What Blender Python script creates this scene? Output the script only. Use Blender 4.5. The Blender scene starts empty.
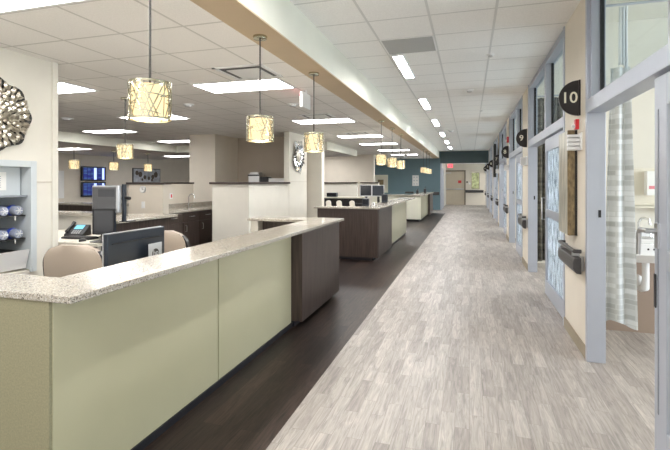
import bpy, bmesh, math, random
from mathutils import Vector, Matrix
random.seed(7)
C = bpy.context.scene.collection
sc = bpy.context.scene
PI = math.pi

# ------------------------------------------------------------------ camera, world, exposure
CF = 445.0; VX = 469.4; HY = 181.7; EYE = 1.47
yaw = math.atan((VX - 335) / CF)
cd = bpy.data.cameras.new('camera'); cam = bpy.data.objects.new('camera', cd); C.objects.link(cam)
cam.location = (0, 0, EYE); cam.rotation_euler = (PI/2, 0, yaw)
cd.sensor_width = 36; cd.lens = 36 * CF / 670
cd.shift_y = -(225 - HY) / 670
cd.clip_start = .05; cd.clip_end = 200
sc.camera = cam
w = bpy.data.worlds.new('world'); sc.world = w; w.use_nodes = True
bg = w.node_tree.nodes['Background']; bg.inputs[0].default_value = (1.0, .975, .94, 1); bg.inputs[1].default_value = 1.0
sc.view_settings.view_transform = 'Standard'; sc.view_settings.look = 'None'
sc.view_settings.exposure = 1.0; sc.view_settings.gamma = 1; sc.view_settings.use_curve_mapping = False

sc.cycles.diffuse_bounces = 8; sc.cycles.max_bounces = 14; sc.cycles.transparent_max_bounces = 16
LED = 40.0        # corridor strip fixtures
TROFFER = 13.5     # lay-in fixtures over the stations
DAY = 105.0        # window daylight per room (W)

# ------------------------------------------------------------------ materials
def nt(name):
    m = bpy.data.materials.new(name); m.use_nodes = True
    return m, m.node_tree, m.node_tree.nodes['Principled BSDF']
def N(t, typ, **kw):
    n = t.nodes.new(typ)
    for k, v in kw.items(): setattr(n, k, v)
    return n
def mat(name, col, rough=.5, metal=0, emit=0, ecol=None, spec=.5, bump=0, bscale=200, var=0, vscale=3, stretch=(1,1,1), coat=0):
    m, t, p = nt(name)
    p.inputs['Base Color'].default_value = (*col, 1); p.inputs['Roughness'].default_value = rough
    p.inputs['Metallic'].default_value = metal; p.inputs['Specular IOR Level'].default_value = spec
    p.inputs['Coat Weight'].default_value = coat; p.inputs['Coat Roughness'].default_value = .08
    tc = N(t, 'ShaderNodeTexCoord')
    if emit:
        p.inputs['Emission Color'].default_value = (*(ecol or col), 1); p.inputs['Emission Strength'].default_value = emit
    v = var or .03
    mp = N(t, 'ShaderNodeMapping'); mp.inputs['Scale'].default_value = stretch; t.links.new(tc.outputs['Object'], mp.inputs[0])
    nz = N(t, 'ShaderNodeTexNoise'); nz.inputs['Scale'].default_value = vscale; nz.inputs['Detail'].default_value = 5
    t.links.new(mp.outputs[0], nz.inputs['Vector'])
    rp = N(t, 'ShaderNodeValToRGB'); rp.color_ramp.elements[0].position = .3; rp.color_ramp.elements[1].position = .7
    rp.color_ramp.elements[0].color = (*[c*(1-v) for c in col], 1); rp.color_ramp.elements[1].color = (*[min(1, c*(1+v)) for c in col], 1)
    t.links.new(nz.outputs[0], rp.inputs[0]); t.links.new(rp.outputs[0], p.inputs['Base Color'])
    if bump:
        n2 = N(t, 'ShaderNodeTexNoise'); n2.inputs['Scale'].default_value = bscale
        t.links.new(tc.outputs['Object'], n2.inputs['Vector'])
        b = N(t, 'ShaderNodeBump'); b.inputs['Strength'].default_value = bump; b.inputs['Distance'].default_value = .002
        t.links.new(n2.outputs[0], b.inputs['Height']); t.links.new(b.outputs[0], p.inputs['Normal'])
    return m
def emis(name, col, s):
    m = bpy.data.materials.new(name); m.use_nodes = True; t = m.node_tree; t.nodes.clear()
    o = N(t, 'ShaderNodeOutputMaterial'); e = N(t, 'ShaderNodeEmission')
    e.inputs[0].default_value = (*col, 1); e.inputs[1].default_value = s; t.links.new(e.outputs[0], o.inputs[0]); return m

def planks(name, c1, c2, cm, width, length, rough, grain, gv, knots=0):
    m, t, p = nt(name)
    tc = N(t, 'ShaderNodeTexCoord'); mp = N(t, 'ShaderNodeMapping'); mp.inputs['Rotation'].default_value = (0, 0, PI/2)
    t.links.new(tc.outputs['Object'], mp.inputs[0])
    br = N(t, 'ShaderNodeTexBrick'); br.offset = .37; br.offset_frequency = 2
    br.inputs['Color1'].default_value = (*c1, 1); br.inputs['Color2'].default_value = (*c2, 1); br.inputs['Mortar'].default_value = (*cm, 1)
    br.inputs['Scale'].default_value = 1; br.inputs['Mortar Size'].default_value = .0012
    br.inputs['Brick Width'].default_value = length; br.inputs['Row Height'].default_value = width; br.inputs['Bias'].default_value = 0
    t.links.new(mp.outputs[0], br.inputs['Vector'])
    # grain, offset per plank by the plank tint
    sep = N(t, 'ShaderNodeSeparateColor'); t.links.new(br.outputs['Color'], sep.inputs[0])
    mul = N(t, 'ShaderNodeMath', operation='MULTIPLY'); mul.inputs[1].default_value = 311; t.links.new(sep.outputs[0], mul.inputs[0])
    cb = N(t, 'ShaderNodeCombineXYZ'); t.links.new(mul.outputs[0], cb.inputs[2])
    m2 = N(t, 'ShaderNodeMapping'); m2.inputs['Scale'].default_value = (grain, grain*.08, 1); t.links.new(tc.outputs['Object'], m2.inputs[0])
    ad = N(t, 'ShaderNodeVectorMath', operation='ADD'); t.links.new(m2.outputs[0], ad.inputs[0]); t.links.new(cb.outputs[0], ad.inputs[1])
    nz = N(t, 'ShaderNodeTexNoise'); nz.inputs['Scale'].default_value = 1; nz.inputs['Detail'].default_value = 8; nz.inputs['Roughness'].default_value = .65; nz.inputs['Distortion'].default_value = 1.2
    t.links.new(ad.outputs[0], nz.inputs['Vector'])
    rp = N(t, 'ShaderNodeValToRGB'); rp.color_ramp.elements[0].position = .32; rp.color_ramp.elements[1].position = .68
    rp.color_ramp.elements[0].color = (1-gv,)*3 + (1,); rp.color_ramp.elements[1].color = (1+gv*.4,)*3 + (1,)
    t.links.new(nz.outputs[0], rp.inputs[0])
    mx = N(t, 'ShaderNodeMix', data_type='RGBA', blend_type='MULTIPLY'); mx.inputs[0].default_value = 1
    t.links.new(br.outputs['Color'], mx.inputs[6]); t.links.new(rp.outputs[0], mx.inputs[7])
    t.links.new(mx.outputs[2], p.inputs['Base Color'])
    p.inputs['Roughness'].default_value = rough; p.inputs['Specular IOR Level'].default_value = .5 if c1[0] > .2 else .25
    b = N(t, 'ShaderNodeBump'); b.inputs['Strength'].default_value = .15; b.inputs['Distance'].default_value = .001
    t.links.new(nz.outputs[0], b.inputs['Height']); t.links.new(b.outputs[0], p.inputs['Normal'])
    return m

def tiles(name, col, line, ox, oy, pitch=.6, lw=.024, rough=.9, xmax=99):
    m, t, p = nt(name)
    tc = N(t, 'ShaderNodeTexCoord'); sp = N(t, 'ShaderNodeSeparateXYZ'); t.links.new(tc.outputs['Object'], sp.inputs[0])
    outs = []
    for i, o in ((0, ox), (1, oy)):
        a = N(t, 'ShaderNodeMath', operation='SUBTRACT'); a.inputs[1].default_value = o - lw/2 - 600; t.links.new(sp.outputs[i], a.inputs[0])
        d = N(t, 'ShaderNodeMath', operation='MODULO'); d.inputs[1].default_value = pitch; t.links.new(a.outputs[0], d.inputs[0])
        l = N(t, 'ShaderNodeMath', operation='LESS_THAN'); l.inputs[1].default_value = lw; t.links.new(d.outputs[0], l.inputs[0]); outs.append(l)
    mx = N(t, 'ShaderNodeMath', operation='MAXIMUM'); t.links.new(outs[0].outputs[0], mx.inputs[0]); t.links.new(outs[1].outputs[0], mx.inputs[1])
    lim = N(t, 'ShaderNodeMath', operation='LESS_THAN'); lim.inputs[1].default_value = xmax; t.links.new(sp.outputs[0], lim.inputs[0])
    xl = N(t, 'ShaderNodeMath', operation='MULTIPLY'); t.links.new(outs[0].outputs[0], xl.inputs[0]); t.links.new(lim.outputs[0], xl.inputs[1]); t.links.new(xl.outputs[0], mx.inputs[0])
    nz = N(t, 'ShaderNodeTexNoise'); nz.inputs['Scale'].default_value = 90; nz.inputs['Detail'].default_value = 6; t.links.new(tc.outputs['Object'], nz.inputs['Vector'])
    rp = N(t, 'ShaderNodeValToRGB'); rp.color_ramp.elements[0].position = .35; rp.color_ramp.elements[1].position = .6
    rp.color_ramp.elements[0].color = (*[c*.93 for c in col], 1); rp.color_ramp.elements[1].color = (*col, 1)
    t.links.new(nz.outputs[0], rp.inputs[0])
    cm = N(t, 'ShaderNodeMix', data_type='RGBA'); t.links.new(mx.outputs[0], cm.inputs[0]); t.links.new(rp.outputs[0], cm.inputs[6]); cm.inputs[7].default_value = (*line, 1)
    t.links.new(cm.outputs[2], p.inputs['Base Color']); p.inputs['Roughness'].default_value = rough; p.inputs['Specular IOR Level'].default_value = .2
    b = N(t, 'ShaderNodeBump'); b.inputs['Strength'].default_value = .6; b.inputs['Distance'].default_value = .008
    t.links.new(mx.outputs[0], b.inputs['Height']); t.links.new(b.outputs[0], p.inputs['Normal'])
    return m

def granite(name):
    m, t, p = nt(name)
    tc = N(t, 'ShaderNodeTexCoord')
    v = N(t, 'ShaderNodeTexVoronoi'); v.inputs['Scale'].default_value = 210; t.links.new(tc.outputs['Object'], v.inputs['Vector'])
    sp = N(t, 'ShaderNodeSeparateColor'); t.links.new(v.outputs['Color'], sp.inputs[0])
    rp = N(t, 'ShaderNodeValToRGB'); rp.color_ramp.interpolation = 'CONSTANT'
    cs = [(0, (.11,.095,.08)), (.08, (.27,.235,.19)), (.24, (.40,.36,.30)), (.55, (.48,.445,.385)), (.86, (.33,.305,.27)), (.95, (.56,.55,.51))]
    e = rp.color_ramp.elements
    e[0].position = 0; e[0].color = (*cs[0][1], 1); e[1].position = cs[1][0]; e[1].color = (*cs[1][1], 1)
    for q, c in cs[2:]:
        x = e.new(q); x.color = (*c, 1)
    t.links.new(sp.outputs[0], rp.inputs[0]); t.links.new(rp.outputs[0], p.inputs['Base Color'])
    p.inputs['Roughness'].default_value = .16
    return m

def walnut(name, a, b, sc_=(60, 60, 2.2)):
    m, t, p = nt(name)
    tc = N(t, 'ShaderNodeTexCoord'); mp = N(t, 'ShaderNodeMapping'); mp.inputs['Scale'].default_value = sc_
    t.links.new(tc.outputs['Object'], mp.inputs[0])
    nz = N(t, 'ShaderNodeTexNoise'); nz.inputs['Scale'].default_value = 1; nz.inputs['Detail'].default_value = 7; t.links.new(mp.outputs[0], nz.inputs['Vector'])
    rp = N(t, 'ShaderNodeValToRGB'); rp.color_ramp.elements[0].position = .3; rp.color_ramp.elements[1].position = .72
    rp.color_ramp.elements[0].color = (*a, 1); rp.color_ramp.elements[1].color = (*b, 1)
    t.links.new(nz.outputs[0], rp.inputs[0]); t.links.new(rp.outputs[0], p.inputs['Base Color'])
    p.inputs['Roughness'].default_value = .38
    return m

def glass(name, tint=(1, 1, 1), gl=.10):
    m = bpy.data.materials.new(name); m.use_nodes = True; t = m.node_tree; t.nodes.clear()
    o = N(t, 'ShaderNodeOutputMaterial'); a = N(t, 'ShaderNodeBsdfTransparent'); a.inputs[0].default_value = (*tint, 1)
    g = N(t, 'ShaderNodeBsdfGlossy'); g.inputs['Roughness'].default_value = .02
    x = N(t, 'ShaderNodeMixShader'); x.inputs[0].default_value = gl
    t.links.new(a.outputs[0], x.inputs[1]); t.links.new(g.outputs[0], x.inputs[2]); t.links.new(x.outputs[0], o.inputs[0]); return m

def film(name):      # etched privacy film with upright reed pattern
    m = bpy.data.materials.new(name); m.use_nodes = True; t = m.node_tree; t.nodes.clear()
    o = N(t, 'ShaderNodeOutputMaterial'); tc = N(t, 'ShaderNodeTexCoord')
    mp = N(t, 'ShaderNodeMapping'); mp.inputs['Scale'].default_value = (1, 62, 5.0); t.links.new(tc.outputs['Object'], mp.inputs[0])
    nz = N(t, 'ShaderNodeTexNoise'); nz.inputs['Scale'].default_value = 1; nz.inputs['Detail'].default_value = 3; t.links.new(mp.outputs[0], nz.inputs['Vector'])
    rp = N(t, 'ShaderNodeValToRGB'); rp.color_ramp.elements[0].position = .48; rp.color_ramp.elements[1].position = .53
    rp.color_ramp.elements[0].color = (0,0,0,1); rp.color_ramp.elements[1].color = (1,1,1,1); t.links.new(nz.outputs[0], rp.inputs[0])
    d = N(t, 'ShaderNodeBsdfDiffuse'); d.inputs[0].default_value = (.80,.86,.92,1)
    tl = N(t, 'ShaderNodeBsdfTranslucent'); tl.inputs[0].default_value = (.85,.92,1,1)
    dm = N(t, 'ShaderNodeMixShader'); dm.inputs[0].default_value = .5; t.links.new(d.outputs[0], dm.inputs[1]); t.links.new(tl.outputs[0], dm.inputs[2])
    tr = N(t, 'ShaderNodeBsdfTransparent'); tr.inputs[0].default_value = (.45,.52,.56,1)
    dd = N(t, 'ShaderNodeMixShader'); dd.inputs[0].default_value = .18; t.links.new(tr.outputs[0], dd.inputs[1]); t.links.new(dm.outputs[0], dd.inputs[2])
    x = N(t, 'ShaderNodeMixShader'); t.links.new(rp.outputs[0], x.inputs[0]); t.links.new(dd.outputs[0], x.inputs[1]); t.links.new(dm.outputs[0], x.inputs[2])
    g = N(t, 'ShaderNodeBsdfGlossy'); g.inputs['Roughness'].default_value = .08
    y = N(t, 'ShaderNodeMixShader'); y.inputs[0].default_value = .10; t.links.new(x.outputs[0], y.inputs[1]); t.links.new(g.outputs[0], y.inputs[2])
    t.links.new(y.outputs[0], o.inputs[0]); return m

def cloth_bands(name, a, b, c):
    m, t, p = nt(name)
    tc = N(t, 'ShaderNodeTexCoord')
    br = N(t, 'ShaderNodeTexBrick'); br.offset = .5
    mp = N(t, 'ShaderNodeMapping'); mp.inputs['Rotation'].default_value = (PI/2, 0, 0); t.links.new(tc.outputs['Object'], mp.inputs[0])
    br.inputs['Color1'].default_value = (*a, 1); br.inputs['Color2'].default_value = (*b, 1); br.inputs['Mortar'].default_value = (*c, 1)
    br.inputs['Scale'].default_value = 1; br.inputs['Brick Width'].default_value = .15; br.inputs['Row Height'].default_value = .045; br.inputs['Mortar Size'].default_value = .004
    t.links.new(mp.outputs[0], br.inputs['Vector']); t.links.new(br.outputs['Color'], p.inputs['Base Color'])
    p.inputs['Roughness'].default_value = .9; return m

def screen_mat(name):
    m = bpy.data.materials.new(name); m.use_nodes = True; t = m.node_tree; t.nodes.clear()
    o = N(t, 'ShaderNodeOutputMaterial'); e = N(t, 'ShaderNodeEmission'); e.inputs[1].default_value = 1.0
    tc = N(t, 'ShaderNodeTexCoord'); mp = N(t, 'ShaderNodeMapping'); mp.inputs['Rotation'].default_value = (PI/2, 0, PI/2)
    mp.inputs['Scale'].default_value = (1, 1, 1); t.links.new(tc.outputs['Object'], mp.inputs[0])
    sp = N(t, 'ShaderNodeSeparateXYZ'); t.links.new(tc.outputs['Object'], sp.inputs[0])
    cb = N(t, 'ShaderNodeCombineXYZ'); t.links.new(sp.outputs[1], cb.inputs[0]); t.links.new(sp.outputs[2], cb.inputs[1])
    br = N(t, 'ShaderNodeTexBrick'); br.offset = .0
    br.inputs['Color1'].default_value = (.02,.02,.16,1); br.inputs['Color2'].default_value = (.05,.10,.22,1); br.inputs['Mortar'].default_value = (.01,.01,.05,1)
    br.inputs['Scale'].default_value = 1; br.inputs['Brick Width'].default_value = .16; br.inputs['Row Height'].default_value = .05; br.inputs['Mortar Size'].default_value = .012
    t.links.new(cb.outputs[0], br.inputs['Vector']); t.links.new(br.outputs['Color'], e.inputs[0]); t.links.new(e.outputs[0], o.inputs[0]); return m

M = {}
M['floor'] = planks('light_ash_planks', (.47,.425,.385), (.335,.295,.265), (.28,.245,.22), .085, .46, .45, 40, .42)
M['floor_dark'] = planks('dark_walnut_planks', (.050,.031,.024), (.020,.013,.011), (.010,.008,.007), .13, 1.0, .40, 45, .75)
M['ceil'] = tiles('corridor_ceiling_tiles', (.90,.895,.88), (.68,.68,.67), -.965, 4.90, .6, .024, xmax=.6)
M['ceilL'] = tiles('station_ceiling_tiles', (.90,.875,.845), (.64,.62,.59), -2.15, 4.80, .6, .022)
M['wall'] = mat('warm_beige_paint', (.70,.64,.55), .75, bump=.1, bscale=300)
M['wallw'] = mat('off_white_paint', (.70,.67,.595), .7, bump=.1, bscale=300)
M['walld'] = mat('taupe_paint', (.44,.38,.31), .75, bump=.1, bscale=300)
M['soffit'] = mat('cream_paint', (.72,.71,.62), .7)
M['tan'] = mat('tan_paint', (.58,.455,.31), .7)
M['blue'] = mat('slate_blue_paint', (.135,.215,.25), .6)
M['blue_shaded'] = mat('shaded_slate_blue_paint', (.062,.095,.105), .6)  # blue wall paint darkened, so the header's shade is in its colour
M['base'] = mat('tan_rubber_base', (.30,.25,.18), .5)
M['black'] = mat('black_plastic', (.012,.012,.014), .35)
M['toe'] = mat('black_toe_kick', (.014,.014,.018), .4)
M['green'] = mat('pale_green_back_painted_glass', (.45,.425,.285), .28, spec=.4, var=.02, coat=.25)
M['fabric'] = mat('olive_tan_laminate', (.27,.25,.155), .7, bump=.6, bscale=260, var=.12, vscale=120)
M['gran'] = granite('speckled_quartz')
M['wood'] = walnut('dark_walnut_laminate', (.030,.019,.015), (.082,.056,.046))
M['cap'] = walnut('dark_cap_wood', (.03,.018,.014), (.055,.033,.027))
M['alu'] = mat('clear_anodised_aluminium', (.43,.455,.52), .38, metal=.35)
M['alud'] = mat('grey_aluminium', (.30,.32,.36), .35, metal=.5)
M['chrome'] = mat('chrome', (.75,.76,.78), .12, metal=1)
M['steel'] = mat('brushed_steel', (.55,.55,.55), .3, metal=1)
M['gold'] = mat('champagne_metal', (.50,.47,.35), .22, metal=.95)
M['shade'] = emis('glowing_amber_shade', (1.0, .72, .38), .85)
M['bulb'] = emis('warm_bulb', (1, .84, .58), 2.5)
M['cord'] = mat('dark_cord', (.05,.045,.04), .5, metal=0)
M['led'] = emis('corridor_led', (.97, .985, 1), LED)
M['trof'] = emis('troffer_lens', (1, .985, .97), TROFFER)
M['white'] = mat('white_plastic', (.80,.80,.80), .4)
M['paper'] = mat('paper', (.82,.82,.80), .8)
M['porc'] = mat('white_porcelain', (.85,.85,.85), .12, coat=.5)
M['char'] = mat('charcoal_vinyl', (.045,.040,.040), .42)
M['sign'] = mat('dark_bronze_plaque', (.016,.011,.010), .35)
M['num'] = mat('cream_numeral', (.80,.76,.62), .5)
M['red'] = mat('red_plastic', (.65,.02,.03), .35)
M['redlit'] = emis('exit_red', (1, .04, .06), 2.5)
M['tancloth'] = mat('tan_leather', (.39,.325,.265), .5)
M['glass'] = glass('clear_glass', (.90,.95,.96), .10)
M['film'] = film('reeded_privacy_glass')
M['curt'] = cloth_bands('grey_banded_curtain', (.72,.74,.75), (.43,.445,.44), (.58,.60,.60))
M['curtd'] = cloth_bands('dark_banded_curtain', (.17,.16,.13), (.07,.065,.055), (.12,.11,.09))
M['mesh'] = mat('white_curtain_mesh', (.72,.75,.78), .9)
M['screen'] = screen_mat('status_board_screen')
M['off'] = mat('switched_off_screen', (.018,.02,.026), .12)
M['navy'] = mat('navy_grey_plastic', (.010,.016,.027), .35)
M['bezel'] = mat('silver_bezel', (.55,.56,.58), .3, metal=.5)
M['logo'] = mat('light_grey_plate', (.42,.45,.50), .35, metal=.3)
M['bluep'] = mat('blue_plastic', (.02,.06,.42), .3)
M['clearp'] = mat('smoky_clear_plastic', (.30,.33,.42), .12)
M['desk'] = mat('cream_laminate', (.72,.68,.58), .4)
M['pewter'] = mat('hammered_pewter', (.62,.58,.50), .28, metal=1)
M['pewdark'] = mat('blackened_metal', (.02,.018,.016), .45)
M['niche'] = mat('grey_enamel', (.56,.60,.62), .4)
M['gold_art'] = mat('mottled_gold_panel', (.22,.165,.09), .35, metal=.35, var=.5, vscale=40, stretch=(1,1,.4))
M['art_face'] = mat('streaked_grey_gold_panel', (.42,.40,.33), .3, metal=.2, var=.55, vscale=30, stretch=(1,1,.15))
M['door'] = mat('beige_steel_door', (.50,.43,.33), .5)
M['doorf'] = mat('brown_door_frame', (.18,.145,.11), .5)
M['artg'] = mat('green_yellow_print', (.50,.53,.28), .5, var=.6, vscale=6)
M['artdark'] = mat('grey_print_ground', (.48,.50,.54), .5, var=.35, vscale=5)
M['lcd'] = emis('phone_lcd', (.25, .62, .85), .8)
M['cream_panel'] = mat('cream_counter_panel', (.72,.71,.60), .35)

# ------------------------------------------------------------------ mesh helpers
class MB:
    def __init__(s): s.v = []; s.f = []
    def add(s, vs, fs):
        o = len(s.v); s.v += [tuple(v) for v in vs]; s.f += [tuple(i + o for i in f) for f in fs]; return s
    def box(s, x0, x1, y0, y1, z0, z1):
        if x0 > x1: x0, x1 = x1, x0
        if y0 > y1: y0, y1 = y1, y0
        if z0 > z1: z0, z1 = z1, z0
        return s.add([(x0,y0,z0),(x1,y0,z0),(x1,y1,z0),(x0,y1,z0),(x0,y0,z1),(x1,y0,z1),(x1,y1,z1),(x0,y1,z1)],
                     [(0,3,2,1),(4,5,6,7),(0,1,5,4),(1,2,6,5),(2,3,7,6),(3,0,4,7)])
    def prism(s, pts, z0, z1):      # outline in XY extruded in Z
        n = len(pts)
        return s.add([(x,y,z0) for x,y in pts] + [(x,y,z1) for x,y in pts],
                     [tuple(range(n-1,-1,-1)), tuple(range(n,2*n))] + [(i,(i+1)%n,n+(i+1)%n,n+i) for i in range(n)])
    def prism_y(s, pts, y0, y1):    # outline in XZ extruded in Y
        n = len(pts)
        return s.add([(x,y0,z) for x,z in pts] + [(x,y1,z) for x,z in pts],
                     [tuple(range(n)), tuple(range(2*n-1,n-1,-1))] + [(i,n+i,n+(i+1)%n,(i+1)%n) for i in range(n)])
    def prism_x(s, pts, x0, x1):    # outline in YZ extruded in X
        n = len(pts)
        return s.add([(x0,y,z) for y,z in pts] + [(x1,y,z) for y,z in pts],
                     [tuple(range(n-1,-1,-1)), tuple(range(n,2*n))] + [(i,(i+1)%n,n+(i+1)%n,n+i) for i in range(n)])
    def tube(s, pts, r, n=10, cap=True):
        pts = [Vector(p) for p in pts]; rs = r if isinstance(r, (list, tuple)) else [r]*len(pts)
        o = len(s.v); up = None
        for i, p in enumerate(pts):
            d = (pts[min(i+1, len(pts)-1)] - pts[max(i-1, 0)]).normalized()
            a = Vector((0,0,1)) if abs(d.z) < .95 else Vector((1,0,0))
            if up is None: up = d.cross(a).normalized()
            else: up = (up - d*up.dot(d)).normalized()
            b = d.cross(up)
            for k in range(n):
                t = 2*PI*k/n; s.v.append(tuple(p + (up*math.cos(t) + b*math.sin(t))*rs[i]))
        for i in range(len(pts)-1):
            for k in range(n):
                a0 = o+i*n+k; a1 = o+i*n+(k+1)%n; s.f.append((a0, a1, a1+n, a0+n))
        if cap:
            s.f.append(tuple(o+k for k in range(n-1,-1,-1))); s.f.append(tuple(o+(len(pts)-1)*n+k for k in range(n)))
        return s
    def lathe(s, prof, c=(0,0,0), n=24, axis='z'):
        o = len(s.v)
        for r, h in prof:
            for k in range(n):
                t = 2*PI*k/n; a, b = r*math.cos(t), r*math.sin(t)
                q = {'z': (a, b, h), 'y': (a, h, -b), 'x': (h, a, b)}[axis]
                s.v.append((c[0]+q[0], c[1]+q[1], c[2]+q[2]))
        m = len(prof)
        for i in range(m-1):
            for k in range(n):
                a0 = o+i*n+k; a1 = o+i*n+(k+1)%n; s.f.append((a0, a1, a1+n, a0+n))
        s.f.append(tuple(o+k for k in range(n-1,-1,-1))); s.f.append(tuple(o+(m-1)*n+k for k in range(n)))
        return s
    def build(s, name, m, parent=None, bevel=0, smooth=False, loc=None, label=None, seg=2):
        me = bpy.data.meshes.new(name); me.from_pydata(s.v, [], s.f); me.materials.append(m)
        bm = bmesh.new(); bm.from_mesh(me); bmesh.ops.recalc_face_normals(bm, faces=bm.faces); bm.to_mesh(me); bm.free()
        o = bpy.data.objects.new(name, me); C.objects.link(o)
        if smooth:
            for p in me.polygons: p.use_smooth = True
            md = o.modifiers.new('split', 'EDGE_SPLIT'); md.split_angle = math.radians(40)
        if bevel:
            b = o.modifiers.new('bevel', 'BEVEL'); b.width = bevel; b.segments = seg; b.limit_method = 'ANGLE'
        if parent: o.parent = parent
        if loc: o.location = loc
        if label: o['label'] = label
        return o
def box(*a): return MB().box(*a)
def thing(name, label, cat, loc=(0,0,0), rz=0, group=None):
    o = bpy.data.objects.new(name, None); C.objects.link(o); o.empty_display_size = .1
    o.location = loc; o.rotation_euler = (0,0,rz); o['label'] = label; o['category'] = cat
    if group: o['group'] = group
    return o
def tag(o, label, cat, group=None):
    o['label'] = label; o['category'] = cat
    if group: o['group'] = group
    return o
def st(o): o['kind'] = 'structure'; return o
def sempty(name, loc=(0,0,0)):
    o = bpy.data.objects.new(name, None); C.objects.link(o); o.location = loc; o['kind'] = 'structure'; return o
def children(o): return [c for c in bpy.data.objects if c.parent == o]
def dup(root, loc, rz=None, label=None, group=None):
    r = root.copy(); C.objects.link(r); r.location = loc
    if rz is not None: r.rotation_euler = (0,0,rz)
    if label: r['label'] = label
    if group: r['group'] = group
    for ch in children(root):
        c = ch.copy(); C.objects.link(c); c.parent = r
        for g in children(ch):
            d = g.copy(); C.objects.link(d); d.parent = c
    return r
def text(name, body, size, m, parent, loc, rot, depth=.004, align='CENTER', bold=0, label=None):
    cu = bpy.data.curves.new(name, 'FONT'); cu.body = body; cu.size = size; cu.extrude = depth/2; cu.offset = bold
    cu.align_x = align; cu.align_y = 'CENTER'
    tmp = bpy.data.objects.new(name, cu); C.objects.link(tmp)
    bpy.context.view_layer.update()
    me = bpy.data.meshes.new_from_object(tmp.evaluated_get(bpy.context.evaluated_depsgraph_get()))
    bpy.data.objects.remove(tmp)
    me.materials.clear(); me.materials.append(m)
    o = bpy.data.objects.new(name, me); C.objects.link(o); o.parent = parent; o.location = loc; o.rotation_euler = rot
    if label: o['label'] = label
    return o

XW = .93; XT = 1.055         # right wall faces
HC = 3.05; HL = 2.69        # ceiling heights
YB = -2.2; YE = 29.5

# ================================================================== SHELL
st(MB().prism([(-1.07,YB),(5.2,YB),(5.2,YE+.2),(-3.6,YE+.2),(-3.6,24.0),(-13.4,24.0),(-13.4,21.3),(-1.07,21.3)], -.1, 0).build('floor', M['floor']))
st(MB().box(-13.5,-1.07,YB,21.3,-.1,0).build('floor', M['floor_dark']))
st(box(-1.5,XT,YB,23.8,HC,HC+.1).build('ceiling', M['ceil']))
st(box(-1.5,XT,24.0,YE,2.6,2.7).build('ceiling', M['ceil']))
st(MB().prism([(-13.5,YB),(-1.8,YB),(-1.8,23.8),(-13.5,23.8)], HL, HL+.1).build('ceiling', M['ceilL']))
st(MB().prism([(-13.4,YB),(-9.62,YB),(-9.62,13.02),(-4.27,13.02),(-4.27,16.58),(-13.4,16.58)], 2.45, 2.5).build('ceiling', M['ceilL']))
tr = MB()
tr.box(-9.62,-9.5,YB,12.9,2.45,HL); st(tr.build('trim_1', M['soffit']))
st(box(-9.62,-4.15,12.9,13.02,2.45,HL).build('trim_2', M['soffit']))
st(box(-4.27,-4.15,13.02,16.58,2.45,HL).build('trim_3', M['soffit']))
st(box(-13.4,-4.15,16.58,16.7,2.45,HL).build('trim_4', M['soffit']))
# the long dropped beam between corridor and stations
st(box(-1.80,-1.50,YB,23.8,HL+.012,HC+.1).build('trim_5', M['soffit']))
st(box(-1.80,-1.50,YB,23.8,HL,HL+.012).build('trim_6', M['tan']))
# blue end wall with the wide opening
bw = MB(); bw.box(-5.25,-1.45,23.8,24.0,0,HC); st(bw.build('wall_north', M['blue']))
st(box(-1.45,XW,23.8,24.0,2.43,HC).build('wall_north', M['blue_shaded']))
st(box(-1.60,-1.45,24.0,YE,0,2.6).build('wall_passage_left', M['wallw']))
st(box(-1.60,XT,YE,YE+.15,0,2.7).build('wall_end', M['wall']))
st(box(-4.15,-4.09,19.58,19.76,0,HL).build('trim_12', M['wallw']))
st(box(-13.4,-4.15,19.6,19.75,0,HL).build('wall_station_north', M['wall']))
st(box(-5.25,-5.10,19.75,23.8,0,HL).build('wall_station_return', M['wallw']))
st(box(-13.55,-13.4,YB,19.75,0,HL).build('wall_far_left', M['wall']))
# left wall with the tube-station recess
lw = MB(); X0, X1 = -4.52, -4.07
lw.box(X0,X1,YB,2.30,0,HL); lw.box(X0,X1,3.28,3.56,0,HL); lw.box(X0,X1,2.30,3.28,0,.62); lw.box(X0,X1,2.30,3.28,1.63,HL); lw.box(X0,X0+.03,2.30,3.28,.62,1.63)
st(lw.build('wall_left', M['wallw']))
st(box(-4.062,-4.07,3.33,3.56,1.464,1.470).build('trim_7', M['walld']))
st(MB().box(-4.075,-4.055,3.50,3.566,0,HL).build('trim_8', M['wallw'], bevel=.003))
# column and partitions by the sink
st(box(-7.0,-6.24,10.03,11.2,0,HL).build('wall_column', M['wall']))
st(box(-6.24,-4.33,11.2,11.35,0,HL).build('wall_alcove_back', M['walld']))
st(box(-4.33,-4.20,10.04,11.27,0,HL).build('wall_alcove_side', M['wallw']))
st(box(-4.30,-3.85,11.5,11.72,0,HL).build('wall_pilaster', M['wallw']))
st(box(-4.20,-4.194,10.04,11.27,1.466,1.472).build('trim_9', M['walld']))
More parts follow.
